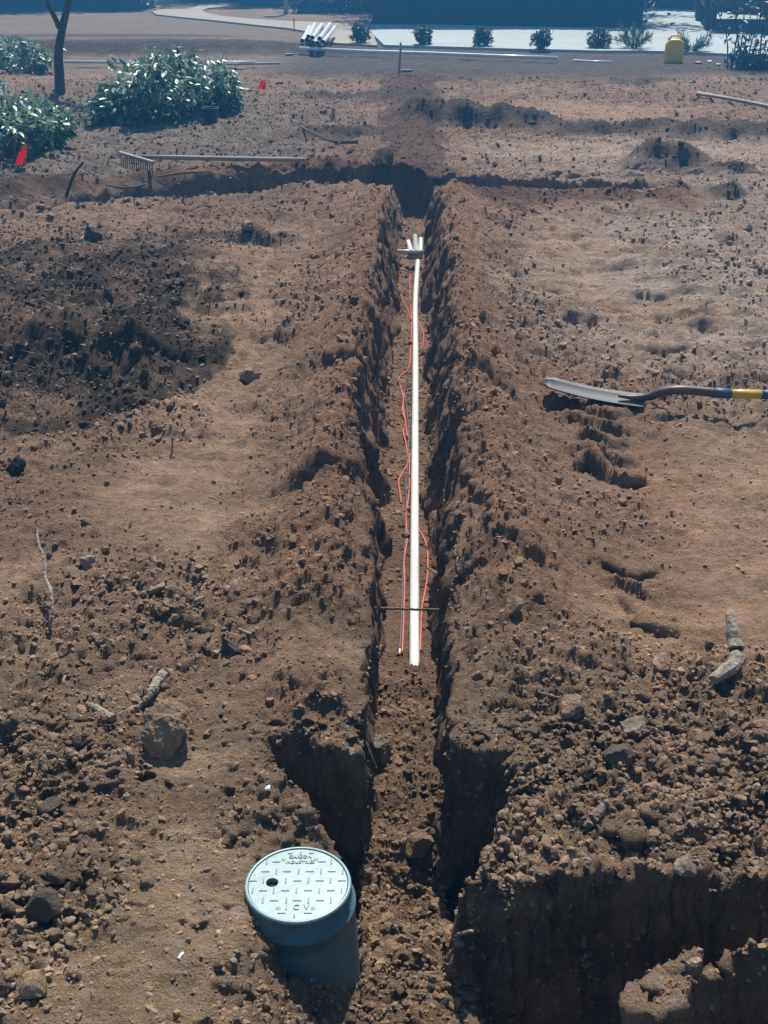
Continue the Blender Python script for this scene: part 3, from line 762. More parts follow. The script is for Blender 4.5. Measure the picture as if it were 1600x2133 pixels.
def build_valve_box():
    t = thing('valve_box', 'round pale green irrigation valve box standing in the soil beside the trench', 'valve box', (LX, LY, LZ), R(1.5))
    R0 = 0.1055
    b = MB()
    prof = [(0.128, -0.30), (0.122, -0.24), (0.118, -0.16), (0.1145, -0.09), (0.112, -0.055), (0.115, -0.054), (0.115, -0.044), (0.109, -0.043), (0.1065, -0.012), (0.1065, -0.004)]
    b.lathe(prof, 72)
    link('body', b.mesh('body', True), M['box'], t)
    r = MB()
    r.lathe([(0.1065, -0.0035), (R0, 0.0), (R0 - 0.0015, 0.0015), (R0 - 0.0050, 0.0015), (R0 - 0.0060, 0.0005), (R0 - 0.0062, -0.005)], 72)
    link('rim', r.mesh('rim', True), M['lid'], t)
    # lid with a finger hole
    n = 64; hx, hy, hr = -0.0520, 0.0040, 0.0125
    lid = MB(); ro = R0 - 0.0072
    for k in range(n):
        a = 2 * math.pi * k / n
        pass
    v = []; f = []
    rings = 5
    for q in range(rings + 1):
        for k in range(n):
            a = 2 * math.pi * k / n
            s_ = q / rings
            ex = hx + hr * math.cos(a); ey = hy + hr * math.sin(a)
            dx, dy = math.cos(a), math.sin(a)
            bq = hx * dx + hy * dy; tt = -bq + math.sqrt(bq * bq - (hx * hx + hy * hy - ro * ro))
            ox = hx + dx * tt; oy = hy + dy * tt
            v.append((ex + (ox - ex) * s_, ey + (oy - ey) * s_, -0.0012))
    for q in range(rings):
        for k in range(n):
            a = q * n + k; b2 = q * n + (k + 1) % n
            f.append((a, a + n, b2 + n, b2))
    base = len(v)
    for k in range(n): v.append((v[k][0], v[k][1], -0.012))
    for k in range(n): f.append((k, (k + 1) % n, base + (k + 1) % n, base + k))
    base2 = len(v)
    for k in range(n):
        x0, y0, z0 = v[rings * n + k]; v.append((x0 * 1.004, y0 * 1.004, -0.010))
    for k in range(n): f.append((rings * n + k, base2 + k, base2 + (k + 1) % n, rings * n + (k + 1) % n))
    lid.add(v, f)
    lo = link('lid', lid.mesh('lid'), M['lid'], t)
    h = MB(); h.lathe([(hr * 1.15, 0.0), (hr * 1.15, 0.001)], 24, True, True, (hx, hy, -0.013)); link('finger_hole', h.mesh('finger_hole'), M['hole'], lo)
    # tread bars, lengthwise and crosswise in turn
    bar = MB().box((0, 0, 0), (0.0160, 0.0030, 0.0024), bevel=0.0008).mesh('tread_bar')
    bar.materials.append(M['tread'])
    rows = [(0.062, [(-0.068, 1), (-0.048, 0), (0.045, 0), (0.064, 1)]), (0.034, [(-0.090, 1), (-0.068, 0), (-0.046, 1), (-0.024, 0), (-0.001, 1), (0.022, 0), (0.044, 1), (0.066, 0), (0.088, 1)]),
            (0.008, [(-0.091, 0), (-0.070, 1), (-0.025, 1), (-0.002, 0), (0.020, 1), (0.043, 0), (0.064, 1), (0.087, 0)]),
            (-0.019, [(-0.089, 1), (-0.068, 0), (-0.047, 1), (-0.024, 0), (-0.002, 1), (0.021, 0), (0.043, 1), (0.066, 0), (0.087, 1)]),
            (-0.046, [(-0.066, 1), (-0.044, 0), (-0.020, 1), (0.001, 0), (0.023, 1), (0.046, 0), (0.067, 1)]),
            (0.0865, [(-0.022, 0), (0.0, 1), (0.022, 0)]), (-0.0790, [(-0.027, 0), (0.024, 0)]), (-0.0865, [(-0.002, 1)])]
    for yy, rw in rows:
        for xx, up in rw:
            if math.hypot(xx, yy) > 0.0955: continue
            o = link('tread_bar', bar, None, lo); o.location = (xx, yy, -0.0008); o.rotation_euler = (0, 0, math.pi / 2 if up else 0)
            if abs(yy) > 0.08: o.scale = (0.62, 1, 1)
    # bolts
    bolt = MB().lathe([(0.0, 0.0012), (0.0030, 0.0012), (0.0033, 0.0002), (0.0052, 0.0), (0.0055, -0.001)], 16).mesh('bolt'); bolt.materials.append(M['tread'])
    for xx, yy in ((-0.033, 0.069), (0.033, 0.069), (-0.034, -0.066), (0.034, -0.066)):
        o = link('bolt', bolt, None, lo); o.location = (xx, yy, -0.0005)
    def text(word, size, x, y, mat, name, h=0.0012):
        c = bpy.data.curves.new(name, 'FONT'); c.body = word; c.size = size; c.extrude = h; c.align_x = 'CENTER'; c.align_y = 'CENTER'; c.resolution_u = 3
        c.offset = size * 0.012
        o = bpy.data.objects.new(name + '_curve', c); COL.objects.link(o)
        dg = bpy.context.evaluated_depsgraph_get(); dg.update()
        me = bpy.data.meshes.new_from_object(o.evaluated_get(dg)); bpy.data.objects.remove(o)
        q = link(name, me, mat, lo); q.location = (x, y, -0.0004); return q
    text('CARSON', 0.0118, 0.0, 0.0755, M['tread'], 'lettering')
    text('INDUSTRIES', 0.0112, 0.0, 0.0605, M['tread'], 'lettering')
    for ch, xx in (('I', -0.019), ('C', 0.0), ('V', 0.020)): text(ch, 0.0185, xx, -0.0645, M['tread'], 'letter')
    return t


VB = build_valve_box()

# ------------------------------------------------------------------ white pipe, wires and fittings in the trench
def floor_pts(px, z):
    return [Vector(at(x, y, z)) for x, y in px]


def smooth_path(pts, n=8):
    out = []
    P = [pts[0]] + list(pts) + [pts[-1]]
    for i in range(1, len(P) - 2):
        for k in range(n):
            t = k / n
            a, b, c, d = P[i - 1], P[i], P[i + 1], P[i + 2]
            out.append(0.5 * ((2 * b) + (c - a) * t + (2 * a - 5 * b + 4 * c - d) * t * t + (3 * b - a - 3 * c + d) * t ** 3))
    out.append(P[-2]); return out


PR = 0.0165
zc = -0.335 + PR
pp = floor_pts([(864, 1400), (863.5, 1250), (864.5, 1000), (865.5, 800), (865.5, 700), (865, 640), (867.5, 590), (871, 545)], zc)
pp[0].z = -0.345; pp[1].z = zc - 0.002; pp[-1].z = zc + 0.03; pp[-2].z = zc + 0.012
path = smooth_path(pp, 8)
m = MB(); m.tube(path, PR, 20); d0 = (path[-1] - path[-2]).normalized()
PIPE = tag(link('water_pipe', m.mesh('water_pipe', True), M['pvc']), 'long white plastic pipe laid along the bottom of the trench', 'pipe')


def wire(name, px, z, rad, mat, label, cat='wire', group=None, tip=None):
    P = []
    for i, (x, y) in enumerate(px):
        p = Vector(at(x, y, z)); p.z = max(height(p.x, p.y) + rad * 0.8, z - 0.012); P.append(p)
    me = MB().tube(smooth_path(P, 6), rad, 6).mesh(name, True)
    o = tag(link(name, me, mat), label, cat, group)
    return o, P


RW = 0.0037
G = 'red wires beside the white pipe'
wire('red_wire', [(838, 1354), (841, 1280), (843, 1200), (842, 1160), (848, 1120), (846, 1070), (851, 1030), (853, 1000), (853, 940)], -0.332, RW, M['red_wire'],
     'red wire running close along the left side of the near half of the white pipe', 'wire', G)
wire('red_wire', [(876, 1350), (877, 1300), (879, 1260), (886, 1225), (891, 1190), (891, 1150), (887, 1125), (878, 1105), (868, 1090)], -0.332, RW, M['red_wire'],
     'red wire bowing out on the right side of the near end of the white pipe', 'wire', G)
wire('red_wire', [(836, 1042), (833, 1018), (831, 995), (842, 975), (850, 955), (846, 920), (840, 895), (845, 875), (838, 850), (840, 825), (834, 800), (831, 783), (850, 765), (855, 735), (857, 690), (857, 650), (854, 610), (854, 565)],
     -0.332, RW, M['red_wire'], 'red wire wriggling along the left of the far half of the white pipe', 'wire', G)
wire('red_wire', [(849, 905), (846, 885), (843, 860), (840, 838), (842, 815)], -0.330, RW, M['red_wire'], 'short twisted strand of red wire looped beside the longer wriggling one', 'wire', G)
wire('red_wire', [(871, 668), (878, 680), (883, 695), (880, 715), (873, 735)], -0.332, RW, M['red_wire'], 'red wire loop showing right of the far half of the white pipe', 'wire', G)
wire('red_wire', [(829, 600), (838, 618), (849, 640), (856, 660)], -0.332, RW, M['red_wire'], 'red wire slanting from the left trench wall to the far part of the white pipe', 'wire', G)
o, P = wire('blue_wire', [(833, 1345), (835.5, 1300), (839, 1200), (844, 1120), (847, 1050), (846, 1000), (849, 960), (851, 900), (848, 850), (843, 810), (848, 780)], -0.332, RW, M['blue_wire'],
            'dark blue grey wire with a bare white tip left of the white pipe', 'wire')
tipd = (P[0] - P[1]).normalized()
link('bare_tip', MB().tube([P[0] - tipd * 0.004, P[0] + tipd * 0.014, P[0] + tipd * 0.030], RW * 0.8, 6).mesh('bare_tip', True), M['white'], o)

# fitting with three stubs at the far end of the pipe
f0 = Vector(at(868, 524, -0.235))
t = thing('pipe_manifold', 'white pipe fitting with three open stubs at the far end of the trench', 'pipe fitting', f0)
a = Vector(at(827, 523.5, -0.235)) - f0; b_ = Vector(at(879, 524.5, -0.235)) - f0
link('cross_pipe', MB().tube([a, a * 0.5, b_], 0.0135, 16).mesh('cross_pipe', True), M['pvc'], t)
link('fitting_body', MB().tube([a * 0.42 + Vector((0, -0.005, -0.034)), b_ * 0.2 + Vector((0, -0.005, -0.034)), b_ + Vector((0, -0.005, -0.030))], 0.028, 16, squash=0.7).mesh('fitting_body', True), M['pvc_grey'], t)
for dx, lean, hgt in ((-0.040, -0.020, 0.040), (-0.004, -0.010, 0.085), (0.027, 0.002, 0.060)):
    s0 = Vector((dx, 0.0, 0.0)); s1 = Vector((dx + lean, 0.12, hgt))
    q = MB().tube([s0, s0.lerp(s1, 0.5), s1], 0.0175, 16, caps=False)
    q.tube([s1, s0.lerp(s1, 0.8)], 0.0125, 12, caps=False)
    q.lathe([(0.0165, 0), (0.0125, 0.0)], 16, c=tuple(s1))
    link('stub', q.mesh('stub', True), M['pvc'], t)

# ------------------------------------------------------------------ sticks, roots and clods near by
def stick(name, px, rads, mat, label, cat='stick', lift=None, group=None, n=6, wob=0.0, z=None):
    P = []
    for i, (x, y) in enumerate(px):
        p = hit(x, y) if z is None else Vector(at(x, y, z[i]))
        rr_ = rads[i] if isinstance(rads, (list, tuple)) else rads
        l = lift[i] if lift else 0.0
        if l: p = Vector(at(x, y, p.z + l))
        p.z += rr_ * 0.6
        P.append(p)
    rl = rads if isinstance(rads, (list, tuple)) else [rads] * len(P)
    k = 9; path = smooth_path(P, k); rg = random.Random(name + str(px[0]))
    rad = [float(np.interp(i / (len(path) - 1) * (len(rl) - 1), range(len(rl)), rl)) * (1 + .10 * math.sin(i * .5 + px[0][0])) for i in range(len(path))]
    path = [p + Vector((rg.uniform(-1, 1), rg.uniform(-1, 1), rg.uniform(-1, 1))) * wob for p in path]
    return tag(link(name, MB().tube(path, rad, max(n, 8), rough=0.20, seed=int(px[0][0])).mesh(name, False), mat), label, cat, group)


stick('twig', [(763, 1267), (800, 1268), (850, 1270), (915, 1271)], [0.0034, 0.004, 0.004, 0.003], M['twig'], 'thin brown twig bridging the trench above the white pipe', 'twig', z=[-0.16, -0.16, -0.16, -0.16], wob=0.0015)
stick('root', [(893, 1186), (915, 1200), (944, 1223)], [0.005, 0.006, 0.004], M['twig'], 'straight brown root poking out of the right trench wall', 'root', z=[-0.24, -0.19, -0.13], wob=0.001)
stick('dead_branch', [(78, 1102), (80, 1130), (92, 1170), (95, 1205), (106, 1235), (109, 1275), (105, 1312)], [0.003, 0.004, 0.005, 0.0055, 0.006, 0.0055, 0.005], M['root'], 'pale crooked dead branch sticking up from dark soil on the left', 'branch',
      lift=[0.10, 0.10, 0.085, 0.07, 0.05, 0.025, 0.0], wob=0.0015)
t0 = hit(1500, 1410)
tl = thing('driftwood_root', 'thick grey bent root in two pieces lying on the right', 'root', t0)
lo1 = [Vector(at(x, y, t0.z + z)) - t0 for x, y, z in ((1521, 1275, 0.10), (1524, 1300, 0.085), (1529, 1330, 0.06), (1533, 1352, 0.045))]
lo2 = [Vector(at(x, y, t0.z + z)) - t0 for x, y, z in ((1535, 1366, 0.03), (1526, 1385, 0.022), (1508, 1400, 0.018), (1485, 1416, 0.012))]
for P, rd in ((lo1, [0.010, 0.014, 0.018, 0.019]), (lo2, [0.0215, 0.022, 0.021, 0.013])):
    pa_ = smooth_path(P, 11); rdd = [float(np.interp(i / (len(pa_) - 1) * 3, range(4), rd)) * (1 + .08 * math.sin(i * .45)) for i in range(len(pa_))]
    link('root_piece', MB().tube(pa_, rdd, 16, rough=0.22, seed=int(rd[0] * 1000)).mesh('root_piece', False), M['root'], tl)
link('dark_joint', MB().tube([lo1[-1], lo1[-1].lerp(lo2[0], 0.5), lo2[0]], 0.016, 10).mesh('dark_joint', True), M['bark'], tl)
stick('split_root', [(352, 1402), (330, 1425), (312, 1448), (290, 1470), (248, 1492)], [0.012, 0.014, 0.010, 0.005, 0.004], M['root'], 'splintered pale root slanting behind the large clod', 'root', lift=[0.02, 0.025, 0.02, 0.01, 0.0], wob=0.003, n=8)
stick('stub_root', [(180, 1468), (205, 1482), (236, 1500)], [0.006, 0.009, 0.010], M['root'], 'short pale root stub left of the large clod', 'root', lift=[0.03, 0.02, 0.01], wob=0.001)
stick('twig', [(132, 1424), (136, 1414), (146, 1408)], 0.003, M['root'], 'tiny forked pale twig left of the splintered root', 'twig', wob=0.001)
stick('white_stick', [(373, 2003), (377, 1992), (382, 1986)], 0.0026, M['white'], 'tiny white stick left of the valve box', 'stick', wob=0)
stick('twig', [(920, 1974), (940, 1960), (958, 1947), (985, 1940)], [0.003, 0.004, 0.004, 0.003], M['root'], 'pale twig at the foot of the right trench wall near the pit', 'twig', lift=[0.005, 0.015, 0.02, 0.02], wob=0.001)
stick('buried_root', [(1222, 1728), (1240, 1706), (1262, 1680)], [0.007, 0.011, 0.006], M['twig'], 'stub of root half buried in rubble right of the trench', 'root', n=8, wob=0.004)
stick('iron_stake', [(138, 412), (146, 388), (158, 360), (174, 340)], [0.012, 0.012, 0.011, 0.009], M['black_metal'], 'dark bent stake leaning out of the left side trench', 'stake', z=[0.0, 0.10, 0.21, 0.29], n=8)
stick('thin_stem', [(359, 935), (359, 920), (358, 905)], 0.003, M['twig'], 'thin brown stem standing upright on the tan ground left', 'stem', lift=[0, 0.03, 0.06])
stick('root', [(840, 455), (833, 446), (822, 436)], 0.006, M['root'], 'pale root end showing at the far end of the deep trench', 'root', lift=[0.0, 0.02, 0.04])
stick('stick', [(1165, 1455), (1145, 1450), (1120, 1442)], 0.003, M['root'], 'slim pale stick lying in the rubble right of the trench', 'stick', lift=[0.005] * 3)
stick('dead_branch', [(305, 385), (280, 391), (250, 392), (222, 386)], [0.008, 0.010, 0.010, 0.006], M['twig'], 'dark curved branch lying in front of the rake head', 'branch', lift=[0.01] * 4)
stick('dead_branch', [(620, 262), (655, 280), (690, 296), (745, 298)], [0.008, 0.012, 0.014, 0.02], M['twig'], 'thin dead branch on the ground right of the shrubs', 'branch', lift=[0.02] * 4)
stick('post_stub', [(695, 247), (694, 240), (694, 232)], 0.022, M['wood'], 'short wooden stub standing on the ground right of the shrubs', 'stub', lift=[0, 0.05, 0.09], n=8)

stray('large_clod', 348, 1548, 0.072, M['clod'], 'large square clod of brown soil casting a shadow left of the trench', 'clod', 301, stretch=(1, .85, 1.15), flat=0.9, amt=0.16, sink=0.2, sub=ICO5)
stray('trench_boulder', 790, 1586, 0.050, M['clod'], 'smooth brown boulder bulging from the left wall in the trench', 'boulder', 302, stretch=(1.15, .9, 1.1), sink=0.2, amt=0.07, colour=(0.20, 0.165, 0.115), sub=ICO5)
stray('dark_clod', 32, 985, 0.050, M['clod'], sub=ICO5, label='nearly black clod at the near edge of the dark sod', cat='clod', seed=303, colour=(0.035, 0.028, 0.024), stretch=(1, .8, .9))
stray('flat_stone', 331, 1230, 0.030, M['rock'], 'flat pale stone on the rubble above the pointed wood chip', 'stone', 304, flat=0.45, stretch=(1.1, .7, 1), amt=0.15)
stray('round_stone', 185, 1178, 0.034, M['rock'], 'rounded tan stone right of the crooked dead branch', 'stone', 305, stretch=(1, .8, .8), amt=0.15)
stray('blue_stone', 412, 1257, 0.018, M['rock'], 'small bluish stone chip behind the pointed wood chip', 'stone', 306, colour=(0.2, 0.24, 0.26), flat=0.5, stretch=(1.4, .6, 1))
stray('pale_stone', 640, 0 + 607, 0.0001, M['rock'], '', '', 307) if False else None
stray('pale_stone', 513, 478, 0.045, M['rock'], 'pale block shaped stone on the spoil of the left side trench', 'stone', 308, stretch=(1, .8, 1), amt=0.2)
stray('round_stone', 538, 0 + 1880, 0.0001, M['rock'], '', '', 309) if False else None
stray('grey_clod', 1000, 1905 - 20, 0.0001, M['clod'], '', '', 310) if False else None
stray('trench_clod', 868, 1768, 0.040, M['clod'], 'big flat faced clod on the trench floor beyond the valve box', 'clod', 311, stretch=(1, 1.2, .8), amt=0.2)
stray('trench_clod', 905, 1890, 0.022, M['clod'], 'pale rounded clod on the trench floor right of the valve box', 'clod', 312)
stray('trench_clod', 815, 1985, 0.028, M['clod'], 'broad wedge shaped clod on the trench floor near the bottom of the view', 'clod', 313, flat=0.6)
stray('edge_clod', 1425, 1815, 0.026, M['clod'], 'pale clod perched on the edge of the shaded pit', 'clod', 314, colour=(0.26, 0.21, 0.165))
stray('clod', 1185, 1480, 0.036, M['clod'], 'rounded clod among the rubble right of the trench', 'clod', 315)
stray('clod', 1320, 1525, 0.034, M['clod'], 'pale lump highest in the rubble before the bent root', 'clod', 316, colour=(0.28, 0.22, 0.165))
stray('clod', 1290, 1590, 0.040, M['clod'], 'dark lump in the middle of the right hand rubble', 'clod', 317, colour=(0.13, 0.10, 0.075))
stray('clod', 735, 630, 0.030, M['clod'], 'dark clod near the far top of the left spoil heap', 'clod', 318, colour=(0.12, 0.085, 0.06))
stray('clod', 515, 795, 0.045, M['clod'], 'greyish clod on the packed tan ground left of the spoil', 'clod', 319)
stray('clod', 1070, 0 + 1270, 0.030, M['clod'], 'clod at the near foot of the right spoil hump', 'clod', 320)
stray('clod', 1380, 1290 + 105, 0.030, M['clod'], 'clod on the ground left of the bent root', 'clod', 321)
stray('clod', 90, 0 + 1905, 0.038, M['clod'], 'dark clod at the left edge of the near ground', 'clod', 322, colour=(0.10, 0.08, 0.06))
stray('clod', 80, 2070, 0.034, M['clod'], 'clod in the lower corner left of the tiny white stick', 'clod', 323)
stray('clod', 110, 1690, 0.026, M['clod'], 'dark crumbly clod level with the far end of the pit', 'clod', 324, colour=(0.12, 0.09, 0.065))
stray('white_chip', 560, 1775 - 130, 0.007, M['white'], 'white speck of stone on the ground beyond the valve box', 'stone', 325, sub=ICO2)


def wood_chip(px, py, size, rz, label):
    p = hit(px, py)
    v, f = lump(ICO3, int(px), 0.5, 1.0)
    t_ = np.clip(v[:, 2:3], -1, 1)
    v = v * np.array([0.62, 0.40, 1.0]) * (1.05 - 0.62 * np.clip(t_, -0.3, 1)) + np.concatenate([-0.42 * np.clip(t_, 0, 1) ** 1.5, 0 * t_, 0.25 * np.abs(t_)], 1)
    v = v + 0.10 * np.stack([vnoise(v[:, 2] * 2, v[:, 0] * 9, 5), vnoise(v[:, 2] * 2, v[:, 0] * 9, 6), vnoise(v[:, 0] * 7, v[:, 1] * 7, 7)], 1)
    o = link('wood_chip', np_mesh('wood_chip', v * size, f, False), M['bark'])
    o.location = p - Vector((0, 0, 0.004)); o.rotation_euler = (0, 0, rz)
    return tag(o, label, 'wood chip')


wood_chip(488, 1358, 0.062, 0.1, 'pointed dark wood chip standing up from the soil left of the trench')
wood_chip(196, 497, 0.11, 0.5, 'dark broken root stump at the far edge of the dark sod')
stick('splinter', [(497, 1312), (512, 1320), (524, 1322)], [0.004, 0.006, 0.003], M['root'], 'pale splinter beside the pointed dark wood chip', 'splinter', lift=[0.02, 0.012, 0.005])
stick('splinter', [(168, 500), (178, 492), (188, 485)], [0.005, 0.008, 0.005], M['root'], 'pale splinter beside the dark broken root stump', 'splinter', lift=[0.02, 0.03, 0.03])

# larger loose lumps, one object each
GRP = 'loose lumps of soil round the trench'
ZONES = [((980, 1340, 1590, 1810), 60, 'brown lump of soil in the rubble right of the near trench'), ((40, 1080, 620, 1420), 34, 'brown lump of soil in the rubble left of the trench, beyond the large clod'),
         ((0, 1440, 320, 1960), 34, 'brown lump of soil on the near ground, left of the large clod'), ((770, 1420, 920, 2100), 26, 'brown lump of soil lying on the filled near floor of the trench'),
         ((0, 500, 380, 900), 36, 'dark lump of old sod in the dark patch on the left')]
rgL = np.random.default_rng(5)
vars_ = []
for k in range(5):
    v, f = lump(ICO2 if k > 1 else ICO3, 700 + k, 0.33)
    vars_.append((v, f))
for (x0, y0, x1, y1), n, lab in ZONES:
    meshes = []
    c = land(np.array([hit((x0 + x1) / 2, (y0 + y1) / 2).x]), np.array([hit((x0 + x1) / 2, (y0 + y1) / 2).y]))[1][0]
    for k, (v, f) in enumerate(vars_):
        me = np_mesh('soil_lump', v, f, False, np.repeat(np.clip(c * (0.85 + 0.09 * k), 0, 1)[None], len(v), 0)); me.materials.append(M['clod']); meshes.append(me)
    for i in range(n):
        p = hit(rgL.uniform(x0, x1), rgL.uniform(y0, y1))
        o = link('soil_lump', meshes[rgL.integers(0, 5)])
        s_ = 0.0085 * (1 - rgL.random() * 0.93) ** (-0.36) * (1.6 if y1 < 1000 else 1.0)
        o.location = p + Vector((0, 0, 0.25 * s_)); o.scale = (s_ * rgL.uniform(.8, 1.2), s_ * rgL.uniform(.7, 1.1), s_ * rgL.uniform(.6, .95)); o.rotation_euler = tuple(rgL.uniform(0, 6.3, 3))
        tag(o, lab, 'clod', GRP)

# ------------------------------------------------------------------ shovel
def build_shovel():
    tip = Vector(at(1134, 792, 0.10)); heel = Vector(at(1345, 838, 0.030))
    g = height(tip.x, tip.y)
    if tip.z < g + 0.055: tip = Vector(at(1134, 792, g + 0.06))
    gh = height(heel.x, heel.y)
    heel = Vector(at(1345, 834, gh + 0.045))
    t = thing('shovel', 'long bladed digging shovel with yellow shaft lying right of the trench', 'shovel', heel)
    ax = (heel - tip); L = ax.length; ax.normalize()
    side = ax.cross(Vector((0, 0, 1))).normalized(); side = (side + Vector((0, 0, -0.10))).normalized(); nrm = side.cross(ax).normalized()
    if nrm.z < 0: nrm = -nrm
    v = []; f = []; nu, nw = 14, 9; th = 0.0025
    for lay in (0, 1):
        for i in range(nu + 1):
            u = i / nu
            w = 0.060 * (min(1, (u + 0.02) / 0.10) ** 0.5 * 0.9 + 0.1) * (0.84 + 0.16 * u)
            for k in range(nw + 1):
                s_ = k / nw * 2 - 1
                dish = 0.020 * s_ * s_ - 0.020 + 0.02 * math.sin(u * math.pi) * -0.6
                v.append(tip + ax * (L * u) + side * (s_ * w) + nrm * (dish - lay * th) - tip * 0)
    W = nw + 1; N = (nu + 1) * W
    for i in range(nu):
        for k in range(nw):
            a = i * W + k
            f.append((a, a + 1, a + W + 1, a + W)); f.append((N + a, N + a + W, N + a + W + 1, N + a + 1))
    edge = [k for k in range(W)] + [i * W + nw for i in range(1, nu + 1)] + [nu * W + k for k in range(nw - 1, -1, -1)] + [i * W for i in range(nu - 1, 0, -1)]
    for a, b in zip(edge, edge[1:] + edge[:1]): f.append((b, a, a + N, b + N))
    link('blade', MB().add([p - heel for p in v], f).mesh('blade', True), M['steel'], t)
    def pt(px, py, h): return Vector(at(px, py, h))
    c = [pt(1288, 824, gh + 0.050), pt(1320, 828, gh + 0.045), pt(1352, 826, gh + 0.055), pt(1382, 816, gh + 0.085), pt(1415, 812, gh + 0.10), pt(1460, 815, gh + 0.095), pt(1490, 818, gh + 0.09)]
    link('socket', MB().tube([p - heel for p in smooth_path(c, 5)], [0.006 + 0.0125 * min(1, i / 12) for i in range(31)], 12).mesh('socket', True), M['socket'], t)
    def seg(x0, y0, x1, y1, z0, z1, r, mat, name):
        a, b = pt(x0, y0, z0), pt(x1, y1, z1); link(name, MB().tube([a - heel, (a + b) / 2 - heel, b - heel], r, 14).mesh(name, True), mat, t)
    seg(1484, 817.5, 1522, 820.5, gh + 0.091, gh + 0.084, 0.0205, M['blue_grip'], 'sleeve')
    seg(1520, 820.3, 1584, 821.5, gh + 0.085, gh + 0.075, 0.0185, M['yellow'], 'shaft')
    seg(1582, 821.5, 1640, 823.5, gh + 0.075, gh + 0.065, 0.0188, M['blue_grip'], 'shaft_band')
    seg(1638, 823.4, 1800, 832, gh + 0.066, gh + 0.045, 0.0185, M['yellow'], 'shaft')
    seg(1798, 832, 1868, 836, gh + 0.046, gh + 0.04, 0.021, M['black_metal'], 'handle_grip')


build_shovel()

# ------------------------------------------------------------------ rake
def build_rake():
    a = hit(254, 364); b = hit(322, 374); b.z = a.z = max(a.z, b.z)
    t = thing('rake', 'old wooden handled rake lying with its tined head upright, left', 'rake', a)
    up = Vector((0, 0, 0.105)); d = (b - a)
    mb = MB()
    ang = math.atan2(d.y, d.x); rot = Matrix.Rotation(ang, 3, 'Z')
    mid = a.lerp(b, 0.5) - a
    link('head_bar', MB().box(mid + Vector((0, 0, 0.100 + d.z * 0)), (d.length * 1.02, 0.028, 0.022), rot, bevel=0.004).mesh('head_bar'), M['wood'], t)
    tine = MB().tube([Vector((0, 0, 0.10)), Vector((0.0, -0.012, 0.05)), Vector((0, -0.020, -0.01))], [0.0052, 0.0048, 0.003], 6).mesh('tine', True); tine.materials.append(M['socket'])
    for k in range(15):
        p = d * ((k + 0.5) / 15)
        o = link('tine', tine, None, t); o.location = (p.x, p.y, 0)
    h0 = a.lerp(b, 0.45) - a + Vector((0, 0, 0.10)); e = hit(638, 342); h1 = e - a + Vector((0, 0, 0.03))
    link('handle', MB().tube([h0, h0.lerp(h1, 0.33), h0.lerp(h1, 0.66), h1], 0.0185, 12).mesh('handle', True), M['wood'], t)


build_rake()
stick('stick', [(330, 369), (380, 362), (440, 358)], [0.008, 0.010, 0.006], M['twig'], 'crooked stick lying under the rake handle', 'stick', lift=[0.01] * 3)


# ------------------------------------------------------------------ flags
def flag(px, py, hgt, w, label, lean=0.0):
    p = hit(px, py)
    t = thing('marker_flag', label, 'flag', p, 0, 'red marker flags')
    link('wire_stem', MB().tube([(0, 0, -0.05), (lean * 0.5, 0, hgt * 0.5), (lean, 0, hgt)], 0.0022, 6).mesh('wire_stem', True), M['wirest'], t)
    v = []; f = []; n = 6; fh = hgt * 0.8
    for lay in (0, 1):
        for i in range(n + 1):
            u = i / n
            for k in range(n + 1):
                q = k / n
                v.append((lean * (1 - q * 0.6) + w * (u - 0.5) * (0.55 + 0.6 * q) - q * 0.03, -0.012 - 0.03 * math.sin(u * 6 + q * 3) * (0.5 + q) - lay * 0.001 - q * 0.02, hgt - q * fh))
    W = n + 1; N = W * W
    for i in range(n):
        for k in range(n):
            a = i * W + k; f.append((a, a + W, a + W + 1, a + 1)); f.append((N + a, N + a + 1, N + a + W + 1, N + a + W))
    link('flag_sheet', MB().add(v, f).mesh('flag_sheet', True), M['flag'], t)


flag(54, 355, 0.19, 0.085, 'red orange marker flag in front of the leftmost shrub', 0.02)
flag(551, 193, 0.125, 0.095, 'small red marker flag right of the clump of shrubs', 0.0)

# ------------------------------------------------------------------ plants
def leaf_mesh(name, w=0.42, fold=0.12, droop=0.18):
    v = []; f = []
    prof = ((0.0, 0.10), (0.22, 0.75), (0.5, 1.0), (0.78, 0.7), (1.0, 0.06))
    for u, s_ in prof:
        z = -droop * u * u
        v += [(-w / 2 * s_, u, z + fold * s_ * 0.5), (0, u, z), (w / 2 * s_, u, z + fold * s_ * 0.5)]
    for i in range(len(prof) - 1):
        a = i * 3; f += [(a, a + 1, a + 4, a + 3), (a + 1, a + 2, a + 5, a + 4)]
    me = MB().add(v, f).mesh(name, True)
    return me


LEAFV = np.array([p.co for p in leaf_mesh('leaf_shape').vertices]); LEAFF = np.array([list(p.vertices) for p in bpy.data.meshes['leaf_shape'].polygons])
QUADV = np.array([(-.5, 0, 0), (0, .08, .06), (.5, 0, 0), (.34, .6, -.03), (0, 1, -.1), (-.34, .6, -.03)]); QUADF = np.array([(0, 1, 4, 5), (1, 2, 3, 4)])


